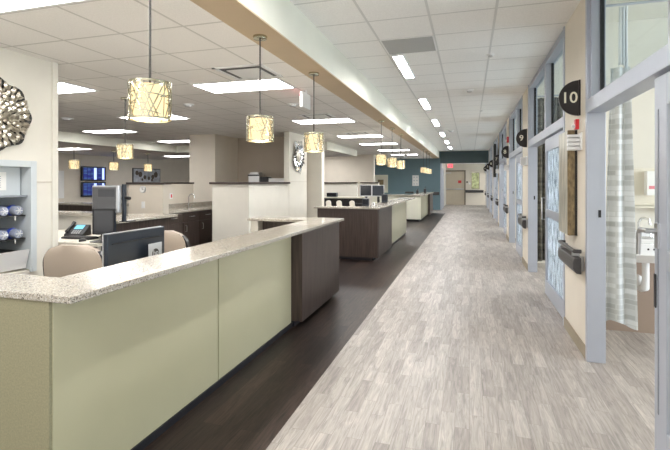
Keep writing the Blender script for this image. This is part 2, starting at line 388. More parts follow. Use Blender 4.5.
# half walls with dark caps
def half(name, boxes, caps, m=M['wall']):
    r = sempty(name, (0,0,0))
    b = MB()
    for q in boxes: b.box(*q)
    b.build('panel', m, r)
    c = MB()
    for q in caps: c.box(*q)
    c.build('cap', M['cap'], r, bevel=.004)
    return r
half('wall_half_coffee', [(-5.03,-4.20,7.98,8.10,0,1.42), (-4.33,-4.20,8.10,10.03,0,1.42)],
     [(-5.08,-4.16,7.94,8.14,1.42,1.462), (-4.37,-4.16,8.14,10.03,1.42,1.462)], M['wallw'])
half('wall_half_clock', [(-5.98,-5.24,6.72,6.88,0,1.42)], [(-6.02,-5.20,6.69,6.91,1.42,1.458)])
half('wall_half_sink', [(-6.12,-6.0,6.92,8.75,0,1.42)], [(-6.16,-6.0,6.92,8.78,1.42,1.458)])
half('wall_half_north', [(-6.8,-3.78,15.2,15.32,0,1.41), (-4.42,-3.6,18.2,18.32,0,1.41)],
     [(-6.8,-3.80,15.16,15.36,1.41,1.45), (-4.38,-3.6,18.16,18.36,1.41,1.45)], M['wallw'])

# ------------------------------------------------------------------ right-hand storefront
POST = [-3.4, .32, 4.07, 7.85, 11.5, 15.2, 18.9, 22.6, 26.3]
for k, y in enumerate(POST):
    nx = POST[k+1] if k+1 < len(POST) else YE
    if k == 0: y = YB - .3
    if k > 0: st(box(XW-.012,XT,y,y+.055,0,HC).build('trim_post', M['alu'], bevel=.004))
    pw = y + .055
    if k > 0:
        st(box(XW,XT,pw,y+.93,0,HC).build('wall_right', M['wall']))
        st(box(XW-.012,XW,pw,y+.93,0,.10).build('baseboard_right', M['base']))
        st(box(XW-.012,XT,y+.93,y+.985,0,HC).build('trim_post', M['alu'], bevel=.004))
    a = y + .985 if k > 0 else YB; b = nx
    top = HC
    st(MB().box(XW-.012,XT,a,b,2.03,2.14).build('trim_header', M['alu'], bevel=.004))
    st(box(XW,XT,a,b,2.98,HC).build('trim_head', M['alu']))
    wr = sempty('window_%d' % (k+2), (0,0,0))
    mid = a + (b-a)*.44
    fr = MB()
    fr.box(XW+.01,XT-.02,a,a+.045,2.14,2.98); fr.box(XW+.01,XT-.02,b-.045,b,2.14,2.98); fr.box(XW+.005,XT-.02,mid-.05,mid+.05,2.14,2.98)
    fr.build('window_frame', M['alu'], wr, bevel=.003)
    gk = MB()
    for p, q in ((a+.045, mid-.05), (mid+.05, b-.045)):
        gk.box(1.0,1.03,p,p+.016,2.14,2.98); gk.box(1.0,1.03,q-.016,q,2.14,2.98); gk.box(1.0,1.03,p,q,2.14,2.152)
    gk.build('gasket', M['black'], wr)
    for p, q in ((a+.05, mid-.055), (mid+.055, b-.05)):
        box(1.012,1.018,p,q,2.14,2.98).build('pane', M['glass'], wr)
    # sliding door leaf parked over the pier side of the opening
    end = a + 1.33 if k != 1 else 2.78
    la, lb = a + .01, end
    d = sempty('door_%d' % (k+1), (0,0,0))
    xa, xb = XW + .02, XW + .065
    sw = .095 if k > 1 else .155
    f = MB(); f.box(xa,xb,la,la+.09,.012,2.02); f.box(xa,xb,lb-sw,lb,.012,2.02)
    f.box(xa,xb,la+.09,lb-sw,1.86,2.02); f.box(xa,xb,la+.09,lb-sw,.012,.20); f.box(xa,xb,la+.09,lb-sw,1.02,1.12)
    f.build('door_frame', M['alu'], d, bevel=.003)
    box(xa+.018,xa+.026,la+.09,lb-sw,1.12,1.86).build('glass_panel', M['film'] if k > 1 else M['glass'], d)
    box(xa+.018,xa+.026,la+.09,lb-sw,.20,1.02).build('glass_panel', M['film'] if k > 1 else M['glass'], d)
    gr = MB(); gr.box(xa-.003,xa+.002,lb-.060,lb-.042,.25,1.85); gr.build('groove', M['alud'], d)
    if k > 1:
        h = MB(); h.tube([(xa,lb-.05,.98),(xa-.045,lb-.05,.98),(xa-.045,lb-.05,1.26),(xa,lb-.05,1.26)], .010, 8); h.build('handle', M['steel'], d, smooth=True)
    else:
        h = MB(); h.box(xa-.012,xa,lb-.075,lb-.03,1.12,1.25); h.tube([(xa-.01,lb-.05,1.21),(xa-.05,lb-.05,1.21),(xa-.055,lb+.03,1.21),(xa-.055,lb+.055,1.19),(xa-.055,lb+.06,1.07)], [.014,.014,.014,.013,.011], 10)
        h.build('handle', M['steel'], d, smooth=True)
        box(xa-.006,xa,lb-.030,lb-.004,.80,.98).build('latch', M['black'], d, bevel=.003)
    # groove pocket on the post
    if k > 1: box(XW+.07,XW+.09,y-.004,y+.001,1.18,1.24).build('strike', M['black'], d)
    # room divider
    if k > 0: st(box(XT,5.2,y+.95,y+1.05,0,HC).build('wall_divider', M['wallw']))
st(box(XT,5.2,YB,YE,HC,HC+.1).build('ceiling', M['wallw']))
ex = MB()
yy = YB
for k in range(len(POST)):
    nx = (POST[k+1] + 1.0) if k+1 < len(POST) else YE
    a, b = yy + .8, nx - .7
    ex.box(5.2,5.35,yy,a,0,HC); ex.box(5.2,5.35,b,nx,0,HC); ex.box(5.2,5.35,a,b,0,.8); ex.box(5.2,5.35,a,b,2.4,HC)
    if k < 9:
        l = bpy.data.lights.new('daylight', 'AREA'); l.shape = 'RECTANGLE'; l.size = b-a; l.size_y = 1.6; l.energy = DAY; l.color = (.80,.90,1.0)
        lo = bpy.data.objects.new('daylight', l); C.objects.link(lo); lo.location = (5.45,(a+b)/2,1.6); lo.rotation_euler = (0,-PI/2,PI)
        lo.rotation_euler = (Vector((-1,0,-.15))).to_track_quat('-Z','Y').to_euler()
    yy = nx
st(ex.build('wall_right_exterior', M['wallw']))

# ================================================================== CEILING FIXTURES
def led_strip():
    t = thing('strip_light', 'narrow recessed white strip light in corridor ceiling, nearest of the row in view', 'ceiling light', (0,0,0), 0, 'corridor strip lights')
    f = MB(); f.box(-.07,-.060,-.61,.61,-.026,.0); f.box(.060,.07,-.61,.61,-.026,0); f.box(-.07,.07,-.62,-.61,-.026,0); f.box(-.07,.07,.61,.62,-.026,0)
    f.build('trim_ring', M['white'], t); box(-.058,.058,-.61,.61,-.006,-.001).build('lens', M['led'], t); return t
ls = led_strip(); ls.location = (-.855,6.12,HC)
words = ['second', 'third', 'fourth', 'fifth', 'sixth']
for i, y in enumerate((9.12,12.12,15.12,18.12,21.12)):
    dup(ls, (-.855,y,HC), label='narrow recessed white strip light, %s of the corridor row counted from the nearest' % words[i])
for y in (2.45,-.55): dup(ls, (-.855,y,HC), label='corridor strip light in the ceiling above and behind the viewer')
dup(ls, (-.62,26.0,2.6), label='strip light in the lower ceiling beyond the shaded blue header')

def troffer():
    t = thing('troffer_light', 'x', 'ceiling light', (0,0,0), 0, 'lay-in panel lights over the nurse stations')
    f = MB(); f.box(-.6,.6,-.29,-.262,-.010,0); f.box(-.6,.6,.262,.29,-.010,0); f.box(-.6,-.575,-.262,.262,-.010,0); f.box(.575,.6,-.262,.262,-.010,0)
    f.build('frame', M['white'], t)
    box(-.575,.575,-.262,.262,-.006,-.001).build('lens', M['trof'], t)
    r = MB()
    for q in (-.09,.09): r.box(-.575,.575,q-.008,q+.008,-.009,-.005)
    r.build('lens_rib', M['white'], t)
    return t
tf = troffer(); tf.location = (-2.75,5.09,HL)
tf['label'] = 'large bright panel light in the station ceiling behind the second pendant, over the front counter'
TL = [(-2.72,2.09,'panel light at the top left corner of the picture'),
      (-5.35,4.50,'panel light just right of the left wall edge above the inner desk'),
      (-2.80,8.50,'panel light behind the third pendant from the front'),
      (-2.80,11.6,'panel light above the second nurse station, nearer one'),
      (-2.80,14.1,'thin looking panel light beyond the middle pendants, right of the ceiling bulkhead'),
      (-2.80,17.1,'panel light near the slate blue wall, second farthest over the stations'),
      (-2.80,20.1,'farthest panel light over the stations, next to the slate blue wall'),
      (-5.75,7.12,'panel light seen behind the nearest pendant shade'),
      (-8.35,8.75,'panel light hugging the cream bulkhead above the status screens'),
      (-8.40,11.5,'panel light beside the bulkhead corner left of the beige column')]
for x, y, l in TL: dup(tf, (x,y,HL), label=l)
for x, y, l in ((-11.4,10.4,'panel light in the low ceiling left, above the status screens'), (-10.6,14.6,'panel light in the low ceiling near the framed picture'), (-5.6,14.6,'panel light in the low ceiling right of the white pilaster')):
    dup(tf, (x,y,2.45), label=l)
dup(tf, (-6.0,18.3,HL), label='panel light in front of the far beige station wall')
dup(tf, (-2.75,-.9,HL), label='panel light above and behind the viewer')

def vent(name, lab, x, y, z, sx, sy):
    t = thing(name, lab, 'air vent', (x,y,z))
    f = MB(); f.box(-sx,sx,-sy,-sy+.04,-.012,0); f.box(-sx,sx,sy-.04,sy,-.012,0); f.box(-sx,-sx+.04,-sy,sy,-.012,0); f.box(sx-.04,sx,-sy,sy,-.012,0); f.build('frame', M['white'], t)
    box(-sx+.04,sx-.04,-sy+.04,sy-.04,-.004,-.001).build('grille', M['black'], t)
    box(-sx+.10,sx-.10,-sy+.13,sy-.05,-.010,-.004).build('face_plate', M['white'], t)
    return t
vent('supply_vent', 'square white air diffuser with dark slots in front of the big panel light', -2.35,4.46,HL,.29,.28)
vent('supply_vent', 'white air diffuser with dark slot near the third pendant, beside a panel light', -2.70,7.8,HL,.29,.25)
vent('supply_vent', 'air diffuser with dark slot beyond the second panel light at the middle pendants', -2.70,10.9,HL,.29,.25)
t = thing('return_grille', 'square grey perforated grille in the corridor ceiling before the strip lights', 'air vent', (-.665,5.19,HC))
box(-.28,.28,-.28,.28,-.004,0).build('grille_panel', mat('grey_perforated_metal', (.42,.43,.43), .5, var=.1, vscale=300), t)
fr = MB(); fr.box(-.295,.295,-.295,-.28,-.007,0); fr.box(-.295,.295,.28,.295,-.007,0); fr.box(-.295,-.28,-.28,.28,-.007,0); fr.box(.28,.295,-.28,.28,-.007,0); fr.build('frame', M['white'], t)

def puck(name, lab, cat, x, y, z, r=.07, h=.045, m=M['white']):
    t = thing(name, lab, cat, (x,y,z))
    MB().lathe([(r,0),(r,-h*.35),(r*.8,-h*.5)], n=20).build('base', m, t, smooth=True)
    MB().lathe([(r*.62,-h*.5),(r*.6,-h*.85),(r*.25,-h)], n=20).build('sensor', M['steel'] if m is M['white'] else m, t, smooth=True)
puck('smoke_detector', 'round white smoke detector left of the second pendant cable', 'smoke detector', -4.24,6.05,HL,.085)
puck('smoke_detector', 'round detector left, between inner pendant and wall edge', 'smoke detector', -7.4,6.7,HL,.11)
puck('smoke_detector', 'round detector behind the third pendant rod under the station ceiling', 'smoke detector', -2.65,6.5,HL,.09)
puck('sprinkler_head', 'small sprinkler disc near the right of the corridor ceiling, nearest', 'sprinkler', .25,5.85,HC,.045,.035)
puck('sprinkler_head', 'small sprinkler disc in corridor ceiling above room 9', 'sprinkler', .25,10.3,HC,.045,.035)
puck('smoke_detector', 'white detector in the middle of the corridor ceiling right of the strip lights', 'smoke detector', .0,8.0,HC,.07)
puck('smoke_detector', 'farthest detector on the corridor ceiling near the blue header', 'smoke detector', -.55,14.2,HC,.09)
# exit signs
def exit_sign(lab, x, y, z, rz, face):
    t = thing('exit_sign', lab, 'exit sign', (x,y,z), rz)
    box(-.15,.15,-.02,.02,-.24,-.04).build('housing', M['white'], t, bevel=.004)
    box(-.03,.03,-.015,.015,-.04,0).build('canopy', M['white'], t)
    if face:
        box(-.145,.145,-.0215,-.0205,-.235,-.045).build('lit_face', M['redlit'], t)
        text('lettering', 'EXIT', .15, M['white'], t, (0,-.023,-.14), (PI/2,0,0), .003, bold=.002)
    else:
        text('lettering', 'EXIT', .15, M['redlit'], t, (0,.022,-.14), (PI/2,0,PI), .003, bold=.002)
    return t
exit_sign('white exit sign seen from its blank back, hanging between second and third pendant', -2.10,5.58,HL,PI/2,False)
exit_sign('glowing red exit sign above the beige door at corridor end', -1.15,28.8,2.6,0,True)
t = thing('ceiling_camera', 'small white device hanging under the ceiling before the slate blue wall', 'camera', (-2.6,19.0,HL))
box(-.05,.05,-.05,.05,-.02,0).build('mount', M['white'], t); box(-.06,.06,-.05,.05,-.20,-.02).build('housing', M['white'], t, bevel=.01)

# ================================================================== PENDANTS
def pendant(drop=0.0):
    # drop shortens the rod
    D = drop
    t = thing('pendant_lamp', 'x', 'pendant lamp', (0,0,0), 0, 'woven metal drum pendants')
    MB().lathe([(.058,0),(.060,-.006),(.056,-.026),(.02,-.030)], n=24).build('ceiling_canopy', M['gold'], t, smooth=True)
    MB().tube([(0,0,-.028),(0,0,-.70)], .0065, 8).build('rod', M['cord'], t, smooth=True)
    # inner fabric drum, open ended
    b = MB(); n = 36; R = .093
    for z in (-.695,-.868):
        for k in range(n): a = 2*PI*k/n; b.v.append((R*math.cos(a),R*math.sin(a),z))
    for k in range(n): b.f.append((k,(k+1)%n,n+(k+1)%n,n+k))
    b.build('inner_shade', M['shade'], t, smooth=True)
    MB().lathe([(.088,-.870),(.088,-.868)], n=30).build('diffuser', M['bulb'], t)
    MB().lathe([(.010,-.869),(.008,-.882),(.002,-.886)], n=10).build('finial', M['gold'], t, smooth=True)
    # woven lattice of flat strips on the drum
    L = MB(); R2 = .106; rnd = random.Random(5)
    def strip(a0, z0, a1, z1, w):
        m = max(2, int(abs(a1-a0)/.16)+1); vs = []
        ln = math.hypot((a1-a0)*R2, z1-z0) or 1; nx, nz = -(z1-z0)/ln, (a1-a0)*R2/ln
        r = R2 + rnd.uniform(-.003,.004)
        for i in range(m+1):
            a = a0+(a1-a0)*i/m; z = z0+(z1-z0)*i/m
            for sg in (-1,1):
                aa = a + sg*nx*w/2/R2; zz = min(-.674,max(-.882,z+sg*nz*w/2))
                vs.append((r*math.cos(aa),r*math.sin(aa),zz)); vs.append(((r+.003)*math.cos(aa),(r+.003)*math.sin(aa),zz))
        fs = []
        for i in range(m):
            o = i*4; fs += [(o,o+4,o+6,o+2),(o+1,o+3,o+7,o+5),(o,o+1,o+5,o+4),(o+2,o+6,o+7,o+3)]
        L.add(vs, fs)
    for z in (-.680,-.876):
        strip(0, z, 2*PI, z, .011)
    for k in range(36):
        a = rnd.uniform(0, 2*PI)
        strip(a, -.678, a+rnd.uniform(-.9,.9), -.878, rnd.uniform(.004,.008))
    for k in range(32):
        a = rnd.uniform(0, 2*PI); z = rnd.uniform(-.85,-.67)
        strip(a, z, a+rnd.uniform(.5,1.5), z+rnd.uniform(-.07,.07), rnd.uniform(.004,.008))
    L.build('woven_cage', M['gold'], t)
    sp = MB()
    for k in range(3):
        a = 2*PI*k/3; sp.tube([(0,0,-.70),(.104*math.cos(a),.104*math.sin(a),-.682)], .003, 6)
    sp.build('spider', M['gold'], t)
    return t
pp = pendant(); pp.location = (-1.68,2.047,HL); pp['label'] = 'nearest and largest woven metal drum pendant, amber glow, above the front counter'
PL = [(-1.68,3.39,HL,'second nearest drum pendant, hanging from the beam above the front counter'),
      (-1.67,4.71,HL,'third drum pendant from the front, overlapping the white pilaster'),
      (-1.68,8.75,HL,'left one of the three pendants above the second nurse station'),
      (-1.68,10.05,HL,'middle one of the three pendants above the second nurse station'),
      (-1.68,11.4,HL,'right one of the three pendants above the second nurse station'),
      (-1.66,17.0,HL,'left one of the farthest pendants, over the third station'),
      (-1.66,18.3,HL,'middle one of the farthest pendants, over the third station'),
      (-1.66,19.6,HL,'right one of the farthest pendants, over the third station'),
      (-4.80,5.32,HL,'drum pendant over the inner desk, left behind the nearest pendant')]
for x,y,z,l in PL: dup(pp, (x,y,z), rz=y*2.1, label=l)
small = None
for x,y,l in ((-10.69,9.9,'small drum pendant under the low ceiling, left of the status screens'), (-10.69,11.37,'small drum pendant under the low ceiling, right of the status screens'), (-10.69,12.92,'small drum pendant in front of the framed picture')):
    if small is None:
        small = dup(pp, (x,y,2.45), rz=x+y, label=l); small.scale = (1.25,1.25,1.25)
        for ch in children(small):
            if ch.name.startswith('rod'): ch.scale = (1,1,.45)
            elif not ch.name.startswith('ceiling_canopy'): ch.location = (0,0,.385)
    else:
        r = dup(small, (x,y,2.45), rz=x+y, label=l)
for x, y in [(-1.68,2.047),(-1.68,3.39),(-1.67,4.71),(-1.68,8.75),(-1.68,10.05),(-1.68,11.4),(-4.8,5.32)]:
    l = bpy.data.lights.new('pendant_bulb', 'POINT'); l.energy = 2; l.color = (1,.75,.45); l.shadow_soft_size = .05
    o = bpy.data.objects.new('pendant_bulb', l); C.objects.link(o); o.location = (x,y,HL-.91)

# ================================================================== COUNTERS
ZT = .99
def counter_group(name, lab, loc=(0,0,0)): return thing(name, lab, 'counter', loc)
# --- front station
c = counter_group('reception_counter', 'long front nurse station counter with speckled top, pale green panels and dark wood end')
top = [(-4.06,1.455),(-1.59,1.455),(-1.58,5.65),(-2.79,5.65),(-2.79,5.25),(-1.97,5.25),(-1.97,1.74),(-4.06,1.74)]
MB().prism(top, ZT-.032, ZT).build('countertop', M['gran'], c, bevel=.004)
box(-1.78,-1.725,1.49,2.81,.045,.95).build('panel', M['green'], c, bevel=.002)
box(-1.78,-1.725,2.822,4.18,.045,.95).build('panel', M['green'], c, bevel=.002)
box(-4.05,-1.728,1.475,1.492,.0,.955).build('end_panel', M['fabric'], c, label='olive tan textured end panel')
box(-1.95,-1.61,4.19,5.52,.06,.955).build('wood_panel', M['wood'], c, bevel=.002)
box(-1.90,-1.70,4.2,5.30,0,.06).build('toe_kick', M['toe'], c)
box(-1.80,-1.715,1.50,4.19,0,.045).build('toe_kick', M['toe'], c)
box(-1.80,-1.74,2.805,2.825,.03,.95).build('joint_strip', M['alud'], c)
b = MB(); b.box(-1.95,-1.80,1.50,4.06,0,.95); b.box(-4.05,-1.95,1.50,1.62,0,.95); b.build('inner_wall', M['desk'], c)
box(-2.66,-1.95,5.44,5.52,.06,.955).build('return_panel', M['wood'], c); box(-2.76,-2.66,5.30,5.6,.0,.955).build('end_support', M['wallw'], c)
t = thing('work_desk', 'cream work surface inside the front counter below the monitor', 'desk', (0,0,0))
MB().prism([(-2.70,1.64),(-1.96,1.64),(-1.96,5.2),(-2.70,5.2)], .71, .74).build('desktop', M['desk'], t, bevel=.003)
for x, y in ((-2.68,1.7),(-2.68,5.1),(-2.68,3.4)): box(x,x+.04,y,y+.04,0,.71).build('leg', M['alud'], t)
# --- second station
c = counter_group('reception_counter', 'second nurse station counter with dark wood front and light top, mid distance')
MB().prism([(-2.86,8.05),(-1.58,8.05),(-1.58,13.7),(-2.0,13.7),(-2.0,8.42),(-2.86,8.42)], ZT-.032, ZT).build('countertop', M['gran'], c, bevel=.004)
box(-2.80,-1.62,8.10,8.16,.06,.955).build('wood_panel', M['wood'], c); box(-1.68,-1.612,8.16,9.62,.06,.955).build('wood_panel', M['wood'], c)
box(-1.76,-1.70,9.62,12.6,.05,.955).build('panel', M['green'], c); 
b = MB(); b.box(-2.74,-1.72,8.16,8.24,0,.06); b.box(-1.80,-1.72,8.24,12.5,0,.05); b.build('toe_kick', M['toe'], c)
b = MB(); b.box(-1.84,-1.76,9.62,12.6,0,.955); b.box(-2.80,-1.70,8.16,8.22,.06,.955); b.build('inner_wall', M['desk'], c)
c = counter_group('return_counter', 'dark L shaped desk unit with white top inside the second station')
MB().box(-4.75,-3.15,13.4,13.9,ZT-.04,ZT).build('countertop', M['desk'], c)
box(-4.68,-3.15,13.46,13.54,0,.95).build('front_panel', M['black'], c); box(-4.70,-4.60,13.44,13.88,0,.95).build('end_panel', M['wood'], c)
c = counter_group('low_desk', 'cream desk behind the second counter under the twin monitors')
box(-3.1,-2.05,10.9,12.7,.72,.76).build('desktop', M['desk'], c); box(-3.08,-3.02,10.95,12.65,0,.72).build('side_panel', M['desk'], c); box(-2.12,-2.06,10.95,12.65,0,.72).build('side_panel', M['desk'], c)
c = counter_group('reception_counter', 'third nurse station counter with cream side, farthest, near the slate blue wall')
MB().prism([(-3.6,16.4),(-1.58,16.4),(-1.58,21.1),(-2.1,21.1),(-2.1,16.9),(-3.6,16.9)], ZT-.04, ZT).build('countertop', M['gran'], c)
box(-3.5,-1.70,16.46,16.54,.09,.95).build('cream_panel', M['cream_panel'], c); box(-1.78,-1.70,16.54,20.3,.09,.95).build('panel', M['green'], c)
box(-1.70,-1.61,19.4,20.9,.06,.95).build('wood_panel', M['wood'], c)
b = MB(); b.box(-3.4,-1.78,16.54,16.62,0,.09); b.box(-1.86,-1.78,16.62,20.8,0,.09); b.build('toe_kick', M['toe'], c)
box(-1.90,-1.78,16.62,20.8,.09,.95).build('inner_wall', M['desk'], c)

# --- inner desks on the left
c = counter_group('inner_counter', 'short speckled-top counter with dark wood face behind the raised monitor')
MB().prism([(-4.78,4.80),(-4.45,4.44),(-4.12,4.44),(-4.12,5.62),(-4.78,5.62)], ZT-.035, ZT).build('countertop', M['gran'], c, bevel=.004)
MB().prism([(-4.74,4.84),(-4.43,4.50),(-4.19,4.50),(-4.19,5.56),(-4.74,5.56)],0,.955).build('cabinet', M['wood'], c)
c = counter_group('inner_desk', 'cream desk carrying the phone and keyboard, left of the raised monitor')
MB().prism([(-5.9,4.13),(-4.12,4.13),(-4.12,4.43),(-4.47,4.43),(-4.47,4.5),(-4.76,4.82),(-4.80,5.3),(-5.9,5.3)], .715, .75).build('desktop', M['desk'], c, bevel=.004)
box(-5.88,-5.84,4.2,5.25,0,.715).build('side_panel', M['black'], c); box(-4.86,-4.82,4.95,5.25,0,.715).build('side_panel', M['black'], c); box(-5.84,-4.86,4.85,4.88,0,.715).build('modesty_panel', M['black'], c)
c = counter_group('ledge_counter', 'cream ledge with speckled edge right behind the phone')
box(-6.8,-5.25,5.45,5.75,ZT-.04,ZT).build('countertop', M['gran'], c); box(-6.75,-5.30,5.50,5.60,0,ZT-.04).build('front_panel', M['wallw'], c)
c = counter_group('far_counter', 'distant counter with dark wood front below the status screens')
MB().box(-9.6,-6.7,7.6,8.0,ZT-.03,ZT+.01).build('countertop', M['gran'], c); box(-9.5,-7.75,7.66,7.74,0,ZT-.03).build('wood_panel', M['wood'], c); box(-7.75,-6.75,7.66,7.74,0,ZT-.03).build('white_panel', M['wallw'], c)

# --- sink cabinet by the column
c = counter_group('sink_cabinet', 'dark wood sink cabinet with pale top left of the beige column')
box(-6.0,-5.36,6.92,9.85,.865,.90).build('countertop', M['gran'], c, bevel=.003)
box(-6.0,-5.97,6.92,9.85,.90,1.0).build('backsplash', M['gran'], c)
box(-5.98,-5.42,6.95,9.82,.1,.865).build('body', M['wood'], c); box(-5.98,-5.50,6.95,9.82,0,.1).build('toe_kick', M['toe'], c)
for k in range(5):
    y = 6.97 + k*.57
    d = box(-5.42,-5.40,y,y+.55,.12,.66).build('door', M['wood'], c); MB().tube([(-5.40,y+.07,.48),(-5.37,y+.07,.48),(-5.37,y+.07,.6),(-5.40,y+.07,.6)], .006, 6).build('handle', M['steel'], d)
    d = box(-5.42,-5.40,y,y+.55,.68,.85).build('drawer', M['wood'], c); MB().tube([(-5.40,y+.2,.77),(-5.37,y+.2,.77),(-5.37,y+.34,.77),(-5.40,y+.34,.77)], .006, 6).build('handle', M['steel'], d)
t = thing('gooseneck_faucet', 'small chrome faucet on the sink cabinet before the beige column', 'faucet', (-5.85,8.35,.90))
MB().tube([(0,0,0),(0,0,.24),(.03,0,.29),(.09,0,.31),(.14,0,.28),(.15,0,.22)], .013, 10).build('spout', M['chrome'], t, smooth=True)
for s in (-.1,.1): MB().tube([(0,s,0),(0,s,.06),(.05,s,.075)], .010, 8).build('tap_handle', M['chrome'], t, smooth=True)

# ================================================================== LEFT WALL THINGS
# tube station
t = thing('pneumatic_tube_station', 'grey enamelled tube carrier station recessed in the white left wall', 'tube station', (-4.07,2.79,1.12))
X = 0
f = MB(); f.box(-.01,.025,-.53,-.47,-.52,.55); f.box(-.01,.025,.47,.53,-.52,.55); f.box(-.01,.025,-.47,.47,.49,.55); f.build('frame', M['niche'], t, bevel=.003)
b = MB(); b.box(-.41,-.40,-.485,.485,-.495,.50); b.box(-.41,0,.475,.485,-.495,.50); b.box(-.41,0,-.485,-.475,-.495,.50); b.build('liner', M['niche'], t)
b = box(-.40,-.10,-.47,.46,.22,.49); up_ = b.build('upper_cabinet', M['niche'], t, bevel=.004)
box(-.10,-.097,-.25,.32,.27,.44).build('notice', M['paper'], up_)
l = MB()
for k in range(6): l.box(-.097,-.0965,-.2,.27,.295+k*.02,.303+k*.02)
l.build('notice_lines', mat('grey_ink', (.45,.45,.5), .8), up_)
box(-.11,-.02,-.47,.47,.205,.22).build('shelf', M['alud'], t)
for z in (.075,-.145):
    MB().box(-.36,-.04,-.47,.465,z-.055,z-.045).build('carrier_rack', M['pewdark'], t)
    rr = MB()
    for y in (-.2,0,.2,.36): rr.tube([(-.04,y,z-.05),(-.035,y,z-.085),(-.06,y,z-.09)], .007, 6)
    rr.build('rack_hook', M['steel'], t)
b = MB(); b.prism_y([(-.38,-.48),(-.03,-.48),(.02,-.30),(-.0,-.30),(-.05,-.46),(-.38,-.46)], -.46, .46); b.build('catch_bin', M['white'], t)
MB().box(-.37,-.05,-.44,.44,-.40,-.31).build('bin_foam', M['pewdark'], t)
first = None
n = 0
for r_, z in enumerate((.075,-.145)):
    for i, y in enumerate((.37,.23,.09,-.05)):
        lab = '%s rack of the tube station, carrier %s' % (('upper','lower')[r_], ('nearest the white wall edge','second from the wall edge','third from the wall edge','fourth from the wall edge')[i])
        loc = (-4.07-.08, 2.79+y+.02, 1.12+z)
        if first is None:
            k = thing('tube_carrier', lab, 'tube carrier', loc, 0, 'tube carriers on the racks')
            MB().lathe([(.048,-.24),(.048,-.05)], n=20, axis='x').build('body', M['clearp'], k, smooth=True)
            MB().lathe([(.052,-.05),(.055,-.03),(.050,-.012)], n=20, axis='x').build('collar', M['bluep'], k, smooth=True)
            MB().lathe([(.047,-.012),(.047,.03),(.042,.05),(.018,.055)], n=20, axis='x').build('end_cap', M['clearp'], k, smooth=True)
            kk = MB()
            for a in range(6):
                an = a*PI/3; kk.tube([(.056,0,0),(.052,.034*math.cos(an),.034*math.sin(an))], .006, 6)
            kk.build('latch', M['bezel'], k)
            first = k
        else: dup(first, loc, label=lab)
# medallion
t = thing('wall_medallion', 'large scalloped pewter medallion art on the left wall, cut by the picture edge', 'wall art', (-4.07,2.93,2.08))
def petal(mb, cy, cz, ang, L, W, x0, x1, n=7):
    ca, sa = math.cos(ang), math.sin(ang); vs = []; fs = []
    for i in range(n+1):
        u = i/n; w_ = W*math.sin(PI*min(1, u*1.02))**.8 * (1 if u < .98 else .2); xx = x0 + (x1-x0)*math.sin(PI*u*.8)
        for sg, dx in ((-1,0),(0,.014),(1,0)):
            a, b_ = u*L, sg*w_/2
            vs.append((xx+dx, cy + a*ca - b_*sa, cz + a*sa + b_*ca))
    for i in range(n):
        o = i*3; fs += [(o,o+3,o+4,o+1),(o+1,o+4,o+5,o+2)]
    mb.add(vs, fs)
pts = [( .325*(1+.06*math.cos(8*a))*math.cos(a), .325*(1+.06*math.cos(8*a))*math.sin(a)) for a in [2*PI*i/64 for i in range(64)]]
MB().prism_x(pts, .0, .02).build('backing', M['pewdark'], t)
pm = MB()
for ring, (r, n, L, W) in enumerate(((.0,9,.08,.04),(.045,18,.08,.04),(.09,26,.08,.04),(.135,34,.08,.04),(.18,42,.08,.04),(.235,50,.085,.042))):
    for i in range(n):
        a = 2*PI*(i + .5*(ring%2))/n
        petal(pm, r*math.cos(a), r*math.sin(a), a + (.55 if i % 2 else -.55) + .2*math.sin(i*1.7), L*.95, W*1.0, .022, .045)
o = pm.build('petals', M['pewter'], t); sm = o.modifiers.new('solid', 'SOLIDIFY'); sm.thickness = .004
MB().lathe([(.03,.02),(.03,.045),(.012,.055)], n=16, axis='x').build('boss', M['pewter'], t, smooth=True)
# leaf wreath on the white alcove wall
t = thing('wall_wreath', 'silver round mirror-leaf wreath art on the white wall right of the coffee alcove', 'wall art', (-4.20,10.58,2.11))
MB().lathe([(.13,.0),(.13,.025),(.11,.03)], n=24, axis='x').build('hub', M['pewter'], t, smooth=True)
pm = MB(); rnd = random.Random(3)
for i in range(44):
    a = 2*PI*i/44; petal(pm, .12*math.cos(a), .12*math.sin(a), a+rnd.uniform(-.3,.3), rnd.uniform(.18,.34), .075, .015, .06)
o = pm.build('leaves', M['chrome'], t); sm = o.modifiers.new('solid', 'SOLIDIFY'); sm.thickness = .004
pm = MB()
for i in range(18):
    a = 2*PI*i/18; petal(pm, .2*math.cos(a), .2*math.sin(a), a+.5, .12, .06, .05, .07)
o = pm.build('dark_leaves', M['pewdark'], t); sm = o.modifiers.new('solid', 'SOLIDIFY'); sm.thickness = .004

# status screens on the far left wall
for i, (z0, z1, l) in enumerate(((1.50,2.03,'upper wall monitor with blue status table on far left wall'), (.92,1.46,'lower wall monitor with blue status table on far left wall'))):
    t = thing('status_monitor', l, 'monitor', (-13.385,13.2,z0))
    box(.02,.09,-.55,.55,0,z1-z0).build('housing', M['black'], t, bevel=.006)
    box(.09,.094,-.50,.50,.05,z1-z0-.05).build('screen', M['screen'], t); box(0,.02,-.2,.2,.1,.4).build('wall_bracket', M['black'], t)
    s = MB(); s.box(.094,.096,-.02,.10,.05,z1-z0-.05); s.box(.094,.096,.36,.46,.05,z1-z0-.05); s.build('bright_columns', emis('screen_column', (.35,.45,1), 1.2), t)
t = thing('framed_picture', 'grey print with brown round blossoms on the far left wall above the clock partition', 'picture', (-13.38,16.1,1.42))
box(-.02,.02,-.85,.85,0,.62).build('frame', M['pewdark'], t); box(.02,.024,-.82,.82,.03,.59).build('print', M['artdark'], t)
bl = MB(); rnd = random.Random(2)
